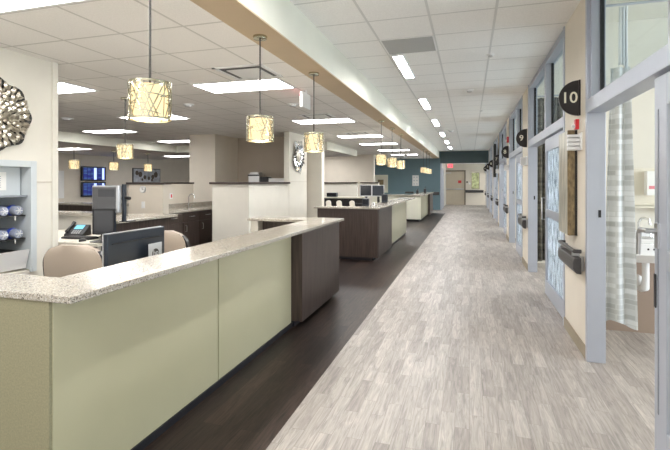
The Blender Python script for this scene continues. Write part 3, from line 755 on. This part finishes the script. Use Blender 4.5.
for y, z, r in ((-.62,.42,.10),(-.42,.36,.12),(-.15,.24,.09),(.1,.2,.08),(.35,.26,.1),(.55,.36,.13),(.3,.12,.07),(-.3,.14,.06)):
    bl.lathe([(r,.024),(r*.8,.03)], (0,y,z), 14, 'x')
bl.build('blossoms', mat('brown_ink', (.10,.075,.06), .6), t)
t = thing('notice_sheet', 'white notice on the far wall at the edge of the left wall corner', 'notice', (-13.4,11.75,.9))
box(0,.01,-.25,.25,0,.95).build('sheet', M['paper'], t)
# wall clock, outlet
t = thing('wall_clock', 'small round white clock on the beige partition below its dark cap', 'clock', (-5.66,6.72,1.33))
MB().lathe([(.062,-.0),(.062,-.025),(.055,-.03)], n=24, axis='y').build('case', M['bezel'], t, smooth=True)
MB().lathe([(.054,-.031),(.054,-.029)], n=24, axis='y').build('dial', M['paper'], t)
h = MB(); h.box(-.003,.003,-.034,-.032,0,.04); h.box(0,.028,-.034,-.032,-.003,.003); h.build('hands', M['black'], t)
t = thing('light_switch', 'pale switch plate on the partition below the round clock', 'switch', (-5.66,6.72,1.05))
box(-.035,.035,-.008,0,-.06,.06).build('plate', M['white'], t); box(-.012,.012,-.014,-.008,-.025,.025).build('rocker', M['white'], t)
t = thing('red_outlet', 'small red outlet on the wall above the sink cabinet', 'outlet', (-6.0,7.95,1.17))
box(0,.01,-.04,.04,-.06,.06).build('plate', M['white'], t); box(.01,.014,-.018,.018,-.035,.035).build('socket', M['red'], t)
# coffee alcove
c = counter_group('coffee_counter', 'counter inside the dark alcove behind the white half wall')
box(-6.20,-4.35,10.6,11.18,.88,.92).build('countertop', M['gran'], c); box(-6.20,-4.35,10.65,11.18,0,.88).build('cabinet', M['wood'], c)
t = thing('coffee_brewer', 'stainless coffee brewer top showing above the white half wall', 'coffee machine', (-5.45,10.85,.92))
box(-.2,.12,-.15,.15,0,.76).build('body', M['steel'], t, bevel=.01); box(-.16,.08,-.12,.12,.76,.80).build('lid', M['steel'], t)
box(-.21,.13,-.155,-.15,.70,.74).build('band', M['black'], t); box(.13,.34,-.13,.15,0,.68).build('tank', M['black'], t, bevel=.008)
t = thing('white_appliance', 'white box-shaped appliance right of the coffee brewer', 'appliance', (-4.78,10.85,.92))
box(-.28,.30,-.15,.15,0,.64).build('body', M['white'], t, bevel=.01); box(-.26,.28,-.155,-.15,.05,.5).build('door', M['off'], t)

# ================================================================== CHAIRS / MONITORS
def chair(lab, loc, rz, m, edge, grp=None):
    t = thing('task_chair', lab, 'chair', loc, rz, grp)
    # back: curved rounded panel, chair faces +X local, back at -X
    def shell(x, th, W, z0, z1, top_r, n=10, mm=14):
        vs = []; fs = []
        for j in range(mm+1):
            v = j/mm; z = z0+(z1-z0)*v
            wf = 1.0
            if v > .6: wf = math.sqrt(max(.0, 1-((v-.6)/.4)**2.6))*.62+.38 if v < 1 else .38
            if v < .12: wf = .86+.14*(v/.12)
            for i in range(n+1):
                u = -1+2*i/n; y = u*W/2*wf
                xx = x - .035*(1-u*u) - .05*(v-.3)
                vs.append((xx,y,z)); vs.append((xx+th,y,z))
        s2 = (n+1)*2
        for j in range(mm):
            for i in range(n):
                o = j*s2+i*2; fs += [(o,o+s2,o+s2+2,o+2),(o+1,o+3,o+s2+3,o+s2+1)]
            for i in (0,n):
                o = j*s2+i*2; fs.append((o,o+1,o+s2+1,o+s2))
        for i in range(n):
            o = i*2; fs.append((o,o+1,o+3,o+2)); o = mm*s2+i*2; fs.append((o,o+2,o+3,o+1))
        return MB().add(vs, fs)
    shell(-.22,.05,.50,.50,.975,.1).build('backrest', m, t, smooth=True, bevel=.012)
    shell(-.205,.05,.53,.53,.955,.1).build('back_shell', edge, t, smooth=True).scale = (1,1.02,1)
    box(-.23,.25,-.24,.24,.42,.50).build('seat', m, t, bevel=.03, seg=4)
    MB().tube([(-.24,0,.62),(-.28,0,.5),(-.2,0,.41),(0,0,.40)], .022, 8).build('back_support', M['black'], t, smooth=True)
    MB().tube([(0,0,.10),(0,0,.42)], .028, 12).build('gas_column', M['black'], t, smooth=True)
    for s in (-1,1):
        MB().tube([(-.05,s*.25,.45),(-.05,s*.29,.5),(-.05,s*.29,.66),(.15,s*.29,.66)], .014, 8).build('armrest', M['black'], t, smooth=True)
    for k in range(5):
        a = 2*PI*k/5; L = MB().tube([(0,0,.11),(.29*math.cos(a),.29*math.sin(a),.075)], [.024,.014], 8).build('base_leg', M['black'], t, smooth=True)
        MB().lathe([(.03,-.02),(.03,.02)], (.29*math.cos(a),.29*math.sin(a),.03), 12, 'y').build('caster', M['black'], L, smooth=True)
    return t
chair('tan task chair nearest the left wall, back turned to the front counter corner', (-3.02,2.98,0), math.radians(100), M['tancloth'], M['black'], 'tan task chairs')
chair('second tan task chair partly hidden behind the dark monitor', (-3.0,4.06,0), math.radians(95), M['tancloth'], M['black'], 'tan task chairs')
chair('black task chair in the second station before the twin monitors', (-2.42,10.2,0), math.radians(90), M['black'], M['black'])

def monitor(lab, loc, rz, w=.54, h=.33, zb=.12, back=True, scr=None, logo=False, frame=None, depth=.035):
    t = thing('computer_monitor', lab, 'monitor', loc, rz)
    box(-.02,depth-.02,-w/2,w/2,zb,zb+h).build('housing', M['navy'], t, bevel=.006)
    e = MB(); e.box(-.028,-.02,-w/2-.003,-w/2+.014,zb,zb+h); e.box(-.028,-.02,w/2-.014,w/2+.003,zb,zb+h); e.box(-.028,-.02,-w/2,w/2,zb+h-.014,zb+h+.003); e.box(-.028,-.02,-w/2,w/2,zb-.003,zb+.018)
    e.build('bezel', frame or M['bezel'], t); box(-.024,-.021,-w/2+.014,w/2-.014,zb+.018,zb+h-.014).build('screen', scr or M['off'], t)
    box(depth-.02,depth-.014,-w/2+.04,w/2-.04,zb+h-.075,zb+h-.068).build('back_groove', M['black'], t)
    MB().prism_x([(-.035,0),(.035,0),(.03,zb+.12),(-.03,zb+.12)], depth-.018, depth+.03).build('stand', M['black'], t)
    box(-.10,.12,-.13,.13,0,.014).build('stand_base', M['black'], t, bevel=.004)
    if logo:
        pl = box(depth+.03,depth+.036,.045,.195,zb+.10,zb+.235).build('vesa_plate', M['logo'], t, bevel=.005, label='light grey square plate with round badge')
        MB().lathe([(.038,depth+.036),(.038,depth+.038)], (0,.12,zb+.155), 24, 'x').build('badge', M['black'], pl)
        text('badge_lettering', 'hp', .062, M['logo'], pl, (depth+.039,.12,zb+.16), (PI/2,0,PI/2), .002)
    return t
monitor('dark blue-grey monitor seen from behind with round badge, on the desk behind the front counter', (-2.40,2.78,.74), math.radians(0), w=.60, h=.345, zb=.02, logo=True)
# raised white-framed screen on pole and the black one under it (screens face the camera side)
t = monitor('black monitor standing under the raised silver-framed screen on the inner desk', (-4.175,4.30,.75), math.radians(90), w=.31, h=.30, zb=.09, frame=M['black'])
t = thing('pole_display', 'raised grey touch display in silver frame on a black pole, over the inner desk', 'display', (-4.17,4.32,1.10))
box(-.20,.19,-.02,.04,.0,.325).build('housing', M['bezel'], t, bevel=.012); box(-.185,.155,-.024,-.02,.025,.305).build('screen', mat('grey_reflective_screen', (.07,.07,.075), .15), t)
b = MB(); b.box(-.10,.14,-.026,-.024,.19,.28); b.build('painted_reflection', M['off'], t)  # dark patch painting a reflection onto the screen
MB().tube([(.12,.06,.15),(.20,.06,.18),(.29,.06,.17)], .02, 8).build('arm', M['black'], t)
b = MB(); b.tube([(.205,.06,-.11),(.205,.06,.34)], .026, 12); b.build('pole', M['navy'], t, smooth=True); box(.14,.27,.05,.18,-.11,-.10).build('pole_foot', M['black'], t)
# twin monitors in second station
monitor('left twin monitor, dark, at the back of the second station', (-2.73,12.0,.76), math.radians(90), w=.33, h=.31, zb=.31)
monitor('right twin monitor, grey-blue, at the back of the second station', (-2.39,12.0,.76), math.radians(90), w=.34, h=.31, zb=.31, scr=M['navy'])

# desk phone, keyboard, mouse
t = thing('desk_phone', 'black office phone with blue display on the inner desk', 'phone', (-5.03,4.72,.75), math.radians(15))
b = MB(); b.prism_y([(-.0,0),(.20,0),(.20,.02),(.0,.05)], -.1, .1)
b = MB(); b.add([(-.13,-.10,0),(.13,-.10,0),(.13,.10,0),(-.13,.10,0),(-.13,-.10,.025),(.13,-.10,.025),(.13,.08,.14),(-.13,.08,.14)], [(0,3,2,1),(4,5,6,7),(0,1,5,4),(1,2,6,5),(2,3,7,6),(3,0,4,7)])
b.build('body', M['black'], t, bevel=.006)
MB().tube([(-.10,-.085,.06),(-.105,-.04,.085),(-.105,.03,.125),(-.10,.085,.165)], [.024,.015,.015,.026], 10).build('handset', M['black'], t, smooth=True)
b = MB(); b.add([(-.05,-.01,.085),(.07,-.01,.085),(.07,.06,.131),(-.05,.06,.131)], [(0,1,2,3)]); o = b.build('display', M['lcd'], t); sm = o.modifiers.new('s', 'SOLIDIFY'); sm.thickness = .003
b = MB()
for i in range(4):
    for j in range(3): b.box(-.04+i*.03,-.022+i*.03,-.085+j*.022,-.07+j*.022,.03+.013*j,.046+.013*j)
b.build('keypad', M['bezel'], t)
t = thing('keyboard', 'black keyboard on the inner desk in front of the black monitor', 'keyboard', (-4.72,4.46,.75), math.radians(0))
box(-.22,.22,-.08,.08,0,.022).build('case', M['black'], t, bevel=.005)
b = MB()
for i in range(15):
    for j in range(5): b.box(-.21+i*.028,-.187+i*.028,-.068+j*.028,-.046+j*.028,.022,.028)
b.build('keys', M['char'], t)
t = thing('computer_mouse', 'black mouse on the inner desk beside the keyboard', 'mouse', (-4.47,4.26,.75))
b = MB().lathe([(.001,.034),(.015,.033),(.028,.022),(.032,.008),(.030,0)], n=16); o = b.build('body', M['black'], t, smooth=True); o.scale = (1,1.6,1)
# things on second counter and return
def gadget(name, lab, cat, x, y, z, w_, d_, h_, m): 
    t = thing(name, lab, cat, (x,y,z))
    box(-w_/2,w_/2,-d_/2,d_/2,0,h_).build('body', m, t, bevel=.01, seg=3); box(-w_/2+.015,w_/2-.015,-d_/2-.003,-d_/2,h_*.25,h_-.02).build('front_face', M['off'], t); return t
gadget('card_terminal', 'dark grey desk device on the second counter corner', 'device', -1.95,8.55,ZT,.13,.08,.155,M['navy'])
gadget('card_terminal', 'dark grey upright device on the second counter, farther along the aisle', 'device', -1.86,10.1,ZT,.13,.08,.19,M['navy'])
gadget('small_printer', 'small dark device on the white-topped return unit', 'device', -4.2,13.6,ZT,.32,.2,.13,M['navy'])
gadget('cup_dispenser', 'little white holder beside the dark device on the second counter', 'device', -1.83,8.72,ZT,.05,.05,.07,M['white'])
def receiver(lab, x, y, z, rz):
    t = thing('folded_card_holder', lab, 'holder', (x,y,z), rz, 'white holders behind the second counter')
    b = MB(); n = 9; pr = []
    for i in range(n+1): a = PI*i/n; pr.append((-.08*math.cos(a)*(1 if i < 5 else .8), .10+.055*math.sin(a)))
    pr = [(-.06,0)] + pr + [(.07,0)]
    b.prism_y(pr, -.02, .02); b.build('cover', M['wallw'], t, bevel=.008); t.scale = (.75,.75,.75)
    box(-.07,.08,-.06,.06,0,.012).build('base', M['wallw'], t)
receiver('leftmost low white holder on the second counter ledge', -2.62,8.25,ZT,0)
receiver('middle white holder on the second counter ledge', -2.42,8.30,ZT,.2)
receiver('right white holder on the second counter ledge, next to the dark device', -2.16,8.30,ZT,-.2)
bpy.data.objects.remove
# bottles on third counter
for i, (x, y, h_) in enumerate(((-1.98,17.9,.19),(-1.75,18.6,.26))):
    t = thing('pump_bottle', ('shorter','taller')[i] + ' dark pump bottle on the third counter', 'bottle', (x,y,ZT), 0, 'bottles on the third counter')
    MB().lathe([(.05,0),(.055,.02),(.055,h_*.65),(.03,h_*.78),(.02,h_*.8)], n=14).build('body', M['black'], t, smooth=True)
    MB().tube([(0,0,h_*.78),(0,0,h_),(.05,0,h_)], .012, 8).build('pump', M['black'], t)
t = thing('paper_tray', 'low dark tray on the third counter left of the bottles', 'tray', (-2.35,18.4,ZT)); b = MB(); b.box(-.17,.17,-.12,.12,0,.01); b.box(-.17,.17,.11,.12,0,.07); b.box(-.17,.17,-.12,-.11,0,.07); b.box(-.17,-.16,-.11,.11,0,.07); b.box(.16,.17,-.11,.11,0,.07); b.build('tray_body', M['pewdark'], t)

# blue wall things
t = thing('wall_poster', 'white poster with six small icons on the slate blue wall', 'poster', (-2.73,23.8,1.25))
box(-.17,.17,-.012,0,0,.56).build('sheet', M['paper'], t)
ic = MB()
for i in range(2):
    for j in range(3): ic.lathe([(.028,-.014),(.028,-.012)], (-.075+i*.15,0,.1+j*.18), 12, 'y')
ic.build('icons', mat('grey_blue_ink', (.35,.40,.5), .7), t)
wf = sempty('window_1', (-4.56,23.8,.98))
b = MB(); b.box(-.40,.36,-.05,0,-.1,-.0); b.box(-.40,.36,-.05,0,.76,.86); b.box(-.40,-.32,-.05,0,0,.76); b.box(.27,.36,-.05,0,0,.76); b.build('window_frame', M['cream_panel'], wf, bevel=.01)
box(-.32,.27,-.03,-.0,0,.76).build('mat_board', M['desk'], wf); box(-.20,.12,-.035,-.03,.12,.60).build('blind', M['gold_art'], wf)
def rail(lab, x0, x1, y, z=.86):
    t = thing('handrail', lab, 'handrail', (x0,y,z), 0)
    box(0,x1-x0,-.10,-.02,-.14,.02).build('bumper', M['char'], t, bevel=.02, seg=3); box(.05,x1-x0-.05,-.02,0,-.1,-.02).build('bracket', M['char'], t)
    return t
rail('dark handrail on the slate blue wall left of the opening', -1.95,-1.5,23.8,.92)
rail('dark handrail on the beige end wall right of the door', -.25,.85,YE,.92)

# corridor end: door, picture
d = sempty('door_10', (-.97,YE,0))
box(-.66,.66,-.045,-.0,.01,2.12).build('door_leaf', M['door'], d)
b = MB(); b.box(-.74,-.66,-.07,0,0,2.2); b.box(.66,.74,-.07,0,0,2.2); b.box(-.66,.66,-.07,0,2.12,2.2); b.build('door_frame', M['doorf'], d)
b = MB(); b.tube([(-.55,-.10,1.0),(.60,-.10,1.0)], .03, 8); b.box(.15,.62,-.12,-.045,.96,1.05); b.build('panic_bar', M['steel'], d)
box(.28,.48,-.05,-.045,1.38,1.55).build('door_sign', M['red'], d); box(-.5,-.15,-.12,-.045,2.0,2.06).build('door_closer', M['steel'], d)
t = thing('framed_picture', 'yellow green framed print on the beige wall at corridor end', 'picture', (.36,YE,1.0))
b = MB(); b.box(-.25,.25,-.03,0,0,.04); b.box(-.25,.25,-.03,0,1.01,1.05); b.box(-.25,-.21,-.03,0,.04,1.01); b.box(.21,.25,-.03,0,.04,1.01); b.build('frame', M['gold'], t); box(-.21,.21,-.015,0,.04,1.01).build('print', M['artg'], t)
t = thing('card_reader', 'small dark reader right of the beige end door', 'card reader', (-.14,YE,1.40)); box(-.05,.05,-.04,0,0,.09).build('body', M['black'], t); box(-.03,.03,-.042,-.04,.03,.07).build('face', M['off'], t)
t = thing('wall_switch', 'pale switch plate between reader and print at corridor end', 'switch', (.02,YE,1.30)); box(-.05,.05,-.02,0,0,.12).build('plate', M['white'], t); box(-.015,.015,-.026,-.02,.04,.08).build('rocker', M['white'], t)
# left side of the passage
ld = sempty('door_11', (-1.45,25.2,0)); box(0,.03,-.55,.55,.01,2.1).build('door_leaf', M['alu'], ld); b = MB(); b.box(0,.06,-.65,-.55,0,2.2); b.box(0,.06,.55,.65,0,2.2); b.box(0,.06,-.55,.55,2.1,2.2); b.build('door_frame', M['alu'], ld)
st(box(-1.452,-1.38,23.78,24.05,0,2.43).build('trim_10', M['alu']))

# ================================================================== PIER THINGS (right wall)
ZS = 2.052
def number_sign(num, y, lab, side=1, x=XW):
    t = thing('room_number_sign', lab, 'sign', (x,y,ZS), 0 if side > 0 else PI, 'half-round room signs')
    n = 20; pr = [(0,0)] + [(-.012 - .158*math.sin(PI*i/n), .155-.155*math.cos(PI*i/n)) for i in range(n+1)] + [(0,.31)]
    MB().prism_y(pr, -.014, .014).build('plaque', M['sign'], t, bevel=.002)
    box(-.014,0,-.03,.03,0,.31).build('wall_bracket', M['sign'], t)
    if num:
        text('numeral', num, .135, M['num'], t, (-.086,-.016,.155), (PI/2,0,0), .004, bold=.0012)
        text('numeral', num, .135, M['num'], t, (-.086,.016,.155), (PI/2,0,PI), .004, bold=.0012)
    return t
def handrail(lab, y, L):
    t = thing('handrail', lab, 'handrail', (XW,y,.80), 0, 'wall handrails on the piers')
    n = 8
    pr = [(-.035,-.105),(-.075,-.10),(-.098,-.06),(-.10,-.01),(-.09,.03),(-.035,.035)]
    MB().prism_y(pr, 0, L).build('bumper', M['char'], t, bevel=.008)
    MB().tube([(-.035,.02,.085),(-.085,.02,.085),(-.085,L-.02,.085),(-.035,L-.02,.085)], .017, 10).build('grip', M['char'], t, smooth=True)
    for q in (.1, L-.1):
        box(-.035,0,q-.02,q+.02,-.09,.035).build('bracket', M['steel'], t); box(-.09,-.03,q-.012,q+.012,.036,.085).build('grip_post', M['steel'], t)
    return t
def pouch(lab, y):
    t = thing('chart_holder', lab, 'holder', (XW,y,1.745), 0, 'white holders on the piers')
    b = MB(); b.box(-.012,0,-.05,.05,0,.15); b.box(-.10,0,.04,.05,0,.14); b.build('back_plate', M['white'], t, bevel=.002)
    b = MB()
    for k in range(4): b.box(-.105,-.012,-.012,.04,.004+k*.036,.028+k*.036)
    b.build('slots', M['white'], t)
    return t
def strobe(lab, y, z, big=False):
    t = thing('call_light', lab, 'call light', (XW,y,z), 0)
    s_ = 1.6 if big else 1
    box(-.03*s_,0,-.03*s_,.03*s_,0,.09*s_).build('base', M['red'], t, bevel=.004); MB().lathe([(.018*s_,-.03*s_),(.017*s_,-.05*s_),(.008*s_,-.056*s_)], (0,0,.03*s_), 12, 'x').build('lens', M['white'], t, smooth=True); return t
nums = ['', '11', '10', '9', '8', '7', '6', '5', '4']
desc = {'10':'nearest, above the tall gold panel','9':'on the second pier','8':'on the third pier','7':'on the fourth pier','6':'on the fifth pier','5':'on the sixth pier','4':'last, beyond the blue header','11':'beside the viewer'}
for k, y in enumerate(POST):
    if k < 2: continue
    nm = nums[k]
    number_sign(nm, y+.30, 'dark half-round sign with cream number %s, %s' % (nm, desc[nm]))
    if k == 2: handrail('charcoal handrail on the nearest pier under the tall gold panel', y+.07, .68)
    else: handrail('charcoal handrail on the pier below room sign %s' % nm, y+.07, .68)
    if k < 6: pouch('white slotted holder on the pier under room sign %s' % nm, y+.25)
strobe('small red and white call light under room sign 10', 4.42, 1.935)
strobe('red fire alarm above room sign 8', 11.72, 2.43, True)
# tall art panel
t = thing('wall_panel_art', 'tall thick gold and grey streaked art panel on the nearest pier', 'wall art', (XW,4.47,.985))
box(-.078,-.0,0,.012,0,.95).build('side_plate', M['gold_art'], t); box(-.078,-.068,.012,.42,0,.95).build('face', M['art_face'], t, bevel=.003); box(-.068,0,.012,.42,.02,.93).build('box', M['gold_art'], t)
box(-.02,.0,-.006,.0,0,.95).build('edge_trim', M['pewdark'], t)
# corridor display
t = thing('corridor_display', 'tall black display on the right wall far down the corridor', 'display', (XW,15.6,1.62))
box(-.16,-.08,.0,.62,0,1.1).build('housing', M['black'], t, bevel=.01); box(-.08,0,.2,.4,.4,.7).build('wall_bracket', M['black'], t)

# ================================================================== ROOM 10 interior
t = thing('privacy_curtain', 'grey banded privacy curtain bunched inside room 10 beside the sink', 'curtain', (1.30,4.45,.22))
def folds(x0, x1, z0, z1, amp, nf, m=60, taper=0):
    vs = []; fs = []; zz = 8
    for j in range(zz+1):
        v = j/zz; z = z0+(z1-z0)*v; k = 1 - taper*v
        for i in range(m+1):
            u = i/m; cx_ = (x0+x1)/2
            vs.append((cx_+(x0-cx_+(x1-x0)*u)*k, amp*math.sin(2*PI*nf*u+.4*math.sin(3*v))*(1-.3*v), z + (.03*math.sin(5*u) if j == 0 else 0)))
    for j in range(zz):
        for i in range(m): o = j*(m+1)+i; fs.append((o,o+1,o+m+2,o+m+1))
    return MB().add(vs, fs)
o = folds(-.165,.09,0,2.25,.03,1.7,80,.42).build('fabric', M['curt'], t, smooth=False); o.modifiers.new('s','SOLIDIFY').thickness = .004
o = folds(-.05,.02,2.25,2.78,.02,3,60,.1).build('mesh_top', M['mesh'], t); o.modifiers.new('s','SOLIDIFY').thickness = .003
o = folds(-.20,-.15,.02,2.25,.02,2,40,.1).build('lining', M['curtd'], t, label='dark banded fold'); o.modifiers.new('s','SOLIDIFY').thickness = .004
MB().tube([(-.18,0,2.80),(2.2,0,2.80)], .012, 8).build('track', M['alu'], t)
for i in range(2, len(POST)-2):
    yb = POST[i] + .985
    yn = POST[i+1]
    t2 = thing('privacy_curtain', 'dark banded curtain inside the %s door opening down the right wall' % ('second','third','fourth','fifth','sixth')[i-2], 'curtain', (1.12,yn+.45,.10), 0, 'dark banded curtains in the door openings')
    o = folds(0,.45,0,2.8,.04,6,110).build('fabric', M['curtd'], t2); o.modifiers.new('s','SOLIDIFY').thickness = .004
    MB().tube([(-.02,0,2.83),(2.2,0,2.83)], .012, 8).build('track', M['alu'], t2)
    MB().tube([(1.0,0,2.83),(1.0,0,2.95)], .008, 8).build('track_hanger', M['alu'], t2)
# sink against the divider
YD = 5.02
t = thing('hand_sink', 'white wall-hung hand sink inside room 10', 'sink', (1.57,YD,.0))
def rr(w, y0, y1, r, n=5):
    o = []
    for cx_, cy_, a0 in ((w-r,y0+r,-PI/2),(w-.01,y1,0),(-w+.01,y1,PI),(-w+r,y0+r,PI)):
        if cy_ == y1: o.append((cx_, cy_)); continue
        for i in range(n+1): a = a0 + PI/2*i/n; o.append((cx_+r*math.cos(a), cy_+r*math.sin(a)))
    return o
lo, hi = rr(.17,-.36,0,.10), rr(.27,-.48,0,.08); rin, rlow = rr(.235,-.445,-.13,.07), rr(.17,-.38,-.16,.07)
n_ = len(lo); b = MB()
b.add([(x,y,.735) for x,y in lo]+[(x,y,.82) for x,y in hi]+[(x,y,.925) for x,y in hi]+[(x,y,.925) for x,y in rin]+[(x,y,.79) for x,y in rlow],
      [tuple(range(n_-1,-1,-1))] + [(k*n_+i,k*n_+(i+1)%n_,(k+1)*n_+(i+1)%n_,(k+1)*n_+i) for k in range(4) for i in range(n_)] + [tuple(range(4*n_,5*n_))])
b.build('basin', M['porc'], t, bevel=.006)
box(-.27,.27,-.022,0,.925,1.0).build('splash_lip', M['porc'], t, bevel=.006)
b = MB().tube([(0,-.22,.735),(0,-.22,.56),(0,-.20,.48),(0,-.12,.455),(0,-.06,.50),(0,-.05,.54),(0,-.002,.54)], [.030,.030,.037,.037,.032,.028,.028], 14)
b.build('trap_cover', M['white'], t, smooth=True)
for q in (-.045,0,.045): MB().lathe([(.009,-.482),(.009,-.4795)], (q-.02,0,.875), 8, 'y').build('overflow_hole', M['black'], t)
t = thing('gooseneck_faucet', 'chrome gooseneck faucet on the white sink in room 10', 'faucet', (1.56,YD-.075,.926))
MB().tube([(0,0,0.02),(0,0,.15),(.012,-.02,.19),(.03,-.06,.20),(.05,-.10,.19),(.055,-.11,.14)], .012, 10).build('spout', M['chrome'], t, smooth=True)
box(-.12,.12,-.02,.02,0,.02).build('deck_plate', M['chrome'], t, bevel=.004)
for s_ in (-.1,.1): MB().tube([(s_,0,.02),(s_,0,.06),(s_*1.3,-.05,.075)], .010, 8).build('blade_handle', M['chrome'], t, smooth=True)
t = thing('wall_shelf', 'narrow pale shelf on the wall above the sink in room 10', 'shelf', (1.60,YD,1.22)); box(-.13,.3,-.1,0,0,.014).build('board', M['desk'], t)
for q in (-.1,.2): box(q,q+.01,-.08,0,-.05,0).build('bracket', M['desk'], t)
t = thing('glove_box_holder', 'clear wall holder with glove box above the sink in room 10', 'glove holder', (1.57,YD,1.24))
box(-.07,.17,-.012,0,0,.36).build('back_panel', M['desk'], t, bevel=.002); gb = box(.055,.16,-.09,-.012,.10,.33).build('glove_box', M['paper'], t)
box(.07,.12,-.092,-.09,.16,.19).build('box_mark', mat('pink_print', (.7,.25,.28), .6), gb)
for x_, z_ in ((-.05,.02),(-.05,.34),(.15,.34),(.15,.02)): MB().lathe([(.008,-.018),(.008,-.012)], (x_,0,z_), 8, 'y').build('screw', M['alud'], t)
# wainscot in room 10
st(box(XT,5.1,YD-.008,YD,0,.86).build('trim_11', mat('peach_wall_protection', (.30,.225,.175), .5)))
